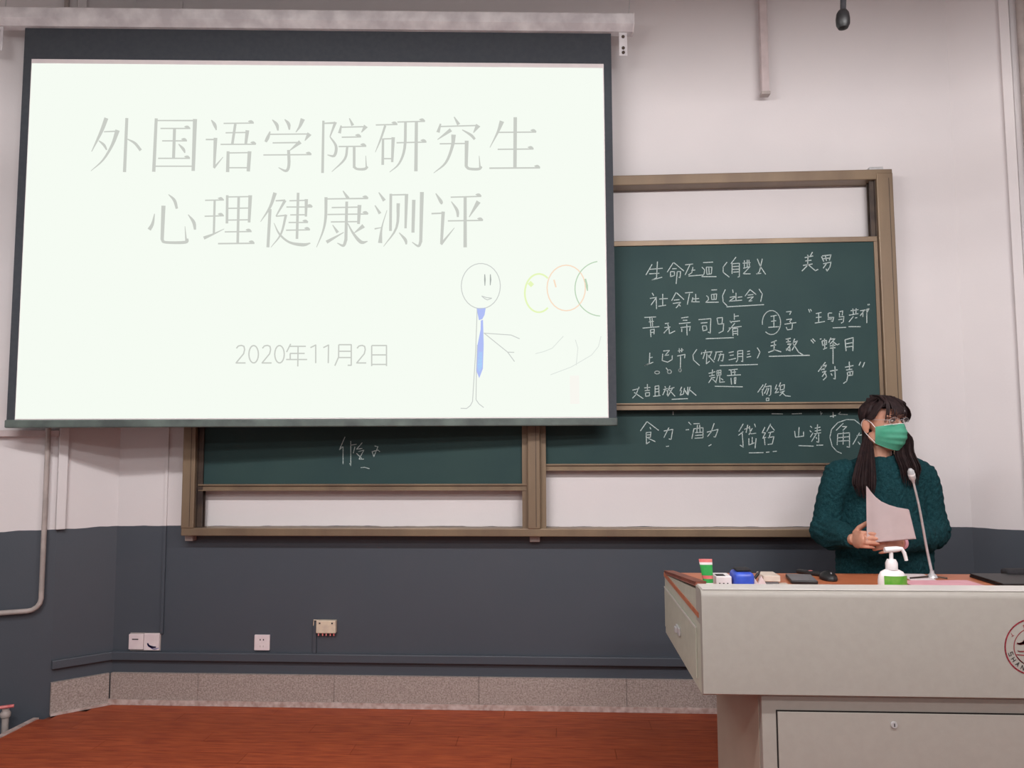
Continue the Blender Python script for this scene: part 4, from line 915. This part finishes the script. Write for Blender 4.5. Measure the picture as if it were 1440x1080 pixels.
# glasses
gl = part('glasses', Bm().tube([h(-.009, -.103, .019), h(0, -.106, .023), h(.009, -.103, .019)], .0007, 6), M['metal'], per, True, 'thin metal glasses')
for sx in (-1, 1):
    pr_ = [h(sx*.031+.022*cos(a_), -.101+.012*(abs(.031+sx*.022*cos(a_))/.053)**2, .014+.015*sin(a_)) for a_ in [2*pi*k/24 for k in range(25)]]
    part('rim', Bm().tube(pr_, .0007, 6), M['metal'], gl, True)
    part('temple', Bm().tube([h(sx*.053, -.090, .018), h(sx*.078, -.03, .018), h(sx*.080, .010, .012)], .0010, 6), M['metal'], gl, True)
    B = Bm(); B.b.faces.new([B.b.verts.new(p) for p in pr_[:-1]]); part('lens', B, M['lens'], gl)
# hair
def sk(phi, theta, k=1.0):
    """point on hair shell; phi azimuth from the face (0) to the back (180), theta from crown 0 to down"""
    return Vector((.083*k*sin(theta)*sin(phi), .006-.090*k*sin(theta)*cos(phi), .024+.085*k*cos(theta)))
B = Bm()
cap = Bm(); cap.ell(h(.003, .006, .026), (.077, .086, .082), HR, 28)
# cut away the face part of the cap
fwd = HR @ Vector((0, -1, 0)); upv = HR @ Vector((0, 0, 1))
dele = []
for v in cap.b.verts:
    l = (HR.transposed() @ (v.co-HC))/HS
    if l.y < -.012 and l.z < .058-(.02 if l.y > -.04 else 0) : dele.append(v)
    elif l.z < -.045: dele.append(v)
    elif l.z < .020 and l.y < .012: dele.append(v)
bmesh.ops.delete(cap.b, geom=dele, context='VERTS')
me = cap.mesh('cap', 60)
rnd = random.Random(3)
B = Bm(); B.b.from_mesh(me)
def strand(P, r0, n=6, flat=.55):
    P = catmull(P, 4); m_ = len(P)
    B.tube(P, [r0*(.75+.5*sin(pi*min(1, k/m_+.15)))*(1 if k < m_*.75 else (1-(k/m_-.75)*3.2)) for k in range(m_)], n, flat=flat)
part_x = -.012
# back and sides, falling down the neck
for k in range(150):
    phi = radians(rnd.uniform(80, 280)); r_ = 1+rnd.uniform(-.03, .02)
    sgn = 1 if sin(phi) > 0 else -1
    P = [Vector((part_x, 0, .118))+Vector((0, rnd.uniform(-.03, .05), 0))]
    for th in (.45, .9, 1.35): 
        s_ = sk(phi, th, r_); s_.x *= (.90 if sgn < 0 else 1); P.append(s_)
    P = [h(*p) for p in P]
    e0 = sk(phi, 1.5, r_); e0.x *= (.88 if sgn < 0 else 1); e0w = h(*e0)
    drop = rnd.uniform(.05, .10)
    ex = Vector((HC.x+(e0w.x-HC.x)*(.70 if e0w.x < HC.x else .84), -.65+(e0w.y+.665)*.85+.015, 0))
    P += [Vector((ex.x, ex.y, e0w.z-.06)), Vector((ex.x, ex.y+.005, e0w.z-.14)), Vector((ex.x+rnd.uniform(-.01, .01), min(ex.y+.01, -.57+rnd.uniform(0, .02)) if ex.y > -.62 else ex.y, e0w.z-.17-drop))]
    strand(P, .0048)
# front lock on the photo-left side, behind the ear then over the shoulder
for k in range(110):
    w_ = rnd.uniform(-1, 1); d_ = rnd.uniform(-.010, .010)
    P = [h(-.020+rnd.uniform(-.02, .02), .01+rnd.uniform(-.02, .03), .106), h(-.062, .020+rnd.uniform(-.02, .02), .072), h(-.078, .022+rnd.uniform(-.004, .012), .026),
         onY(1220+w_*3, 606, -.655+d_), onY(1219+w_*8, 628, -.705+d_), onY(1217+w_*13, 652, -.762+d_), onY(1215+w_*17, 678, -.792+d_*.7), onY(1217+w_*13, 698+rnd.uniform(-12, 5)-abs(w_)*5, -.798+d_*.7)]
    strand(P, .0052)
# lock on the photo-right side
for k in range(110):
    w_ = rnd.uniform(-1, 1); d_ = rnd.uniform(-.010, .012)
    P = [h(.02+rnd.uniform(-.02, .02), rnd.uniform(-.03, .03), .114), h(.062, -.012+d_, .084), h(.082, -.020+d_, .034), h(.080, -.026+d_, -.012),
         onY(1276+w_*6, 616, -.700+d_), onY(1272+w_*13, 636, -.728+d_), onY(1280+w_*15, 657, -.768+d_), onY(1281+w_*13, 679+rnd.uniform(-12, 7)-abs(w_)*4, -.795+d_*.6)]
    strand(P, .0050)
hr_ = part('hair', B, M['hair'], per, 60)
# bangs and temple hair
B = Bm()
for k in range(54):
    u = rnd.uniform(-1, 1); f = (u+1)/2
    x_ = u*.060
    ln = rnd.uniform(.018, .034) if abs(u) < .75 else rnd.uniform(.004, .02)
    top = Vector((part_x+u*.018, -.02+rnd.uniform(-.02, .02), .117))
    P = [h(*top), h(part_x+x_*.55, -.062, .104), h(x_*.9, -.092+abs(u)**2*.022, .072), h(x_+rnd.uniform(-.005, .005), -.104+abs(u)**2*.036, .050), h(x_*1.03+rnd.uniform(-.006, .006), -.103+abs(u)**2*.040, ln)]
    strand(P, .0017 if abs(u) < .8 else .003, 5, .6)
for k in range(34):
    sx = -1 if k < 20 else 1; r_ = rnd.uniform(0, 1)
    P = [h(part_x+sx*.01, -.02+rnd.uniform(-.02, .03), .117), h(sx*.045, -.052+.02*r_, .092), h(sx*.071, -.050+.03*r_, .055), h(sx*.080, -.034+.03*r_, .022), h(sx*.083, -.012+.03*r_, .0 if sx > 0 else .018)]
    strand(P, .0042, 6)
for k in range(24):
    P = [h(.01, -.02+rnd.uniform(-.02, .02), .117), h(.040, -.062, .094), h(.062, -.078+rnd.uniform(-.006, .006), .062), h(.071, -.076+rnd.uniform(-.008, .012), .036), h(.075, -.064+rnd.uniform(-.006, .02), .010)]
    strand(P, .0032, 5)
for k in range(40):
    u = rnd.uniform(-1, 1)
    P = [h(part_x, .02+rnd.uniform(-.02, .02), .119), h(part_x+u*.03, -.03, .114), h(u*.055, -.066, .092), h(u*.068, -.078+abs(u)*.02, .070)]
    strand(P, .0045, 6)
part('bangs', B, M['hair'], hr_, 60)

# papers held in the hands
TL, BL, TR, BR = (1218, 683), (1219, 764), (1277, 716), (1287, 757)
topc = [(1218, 683), (1223, 690), (1230, 698), (1239, 705), (1250, 710), (1262, 713.5), (1277, 716)]
botc = [(1219, 760), (1226, 761), (1234, 762), (1245, 761), (1257, 760), (1271, 758.5), (1287, 757)]
pp = thing('paper_sheaf', 'white sheets of paper held up in both hands of the woman', 'paper', onY(1240, 740, -1.0))
for k, dy in enumerate((0, .004, .008)):
    G = []
    for j in range(9):
        v = j/8; row = []
        for i, (a_, b_) in enumerate(zip(topc, botc)):
            px = a_[0]+(b_[0]-a_[0])*v+k*.7; py = a_[1]+(b_[1]-a_[1])*v+k*.5
            u = i/6; Y = -.992+.030*sin(pi*u)*(1-v*.4)-.035*u+dy
            row.append(onY(px, py, Y))
        G.append(row)
    B = Bm(); B.grid(G); bmesh.ops.solidify(B.b, geom=B.b.faces[:], thickness=.0006)
    part('sheet', B, M['paper'], pp, 60)
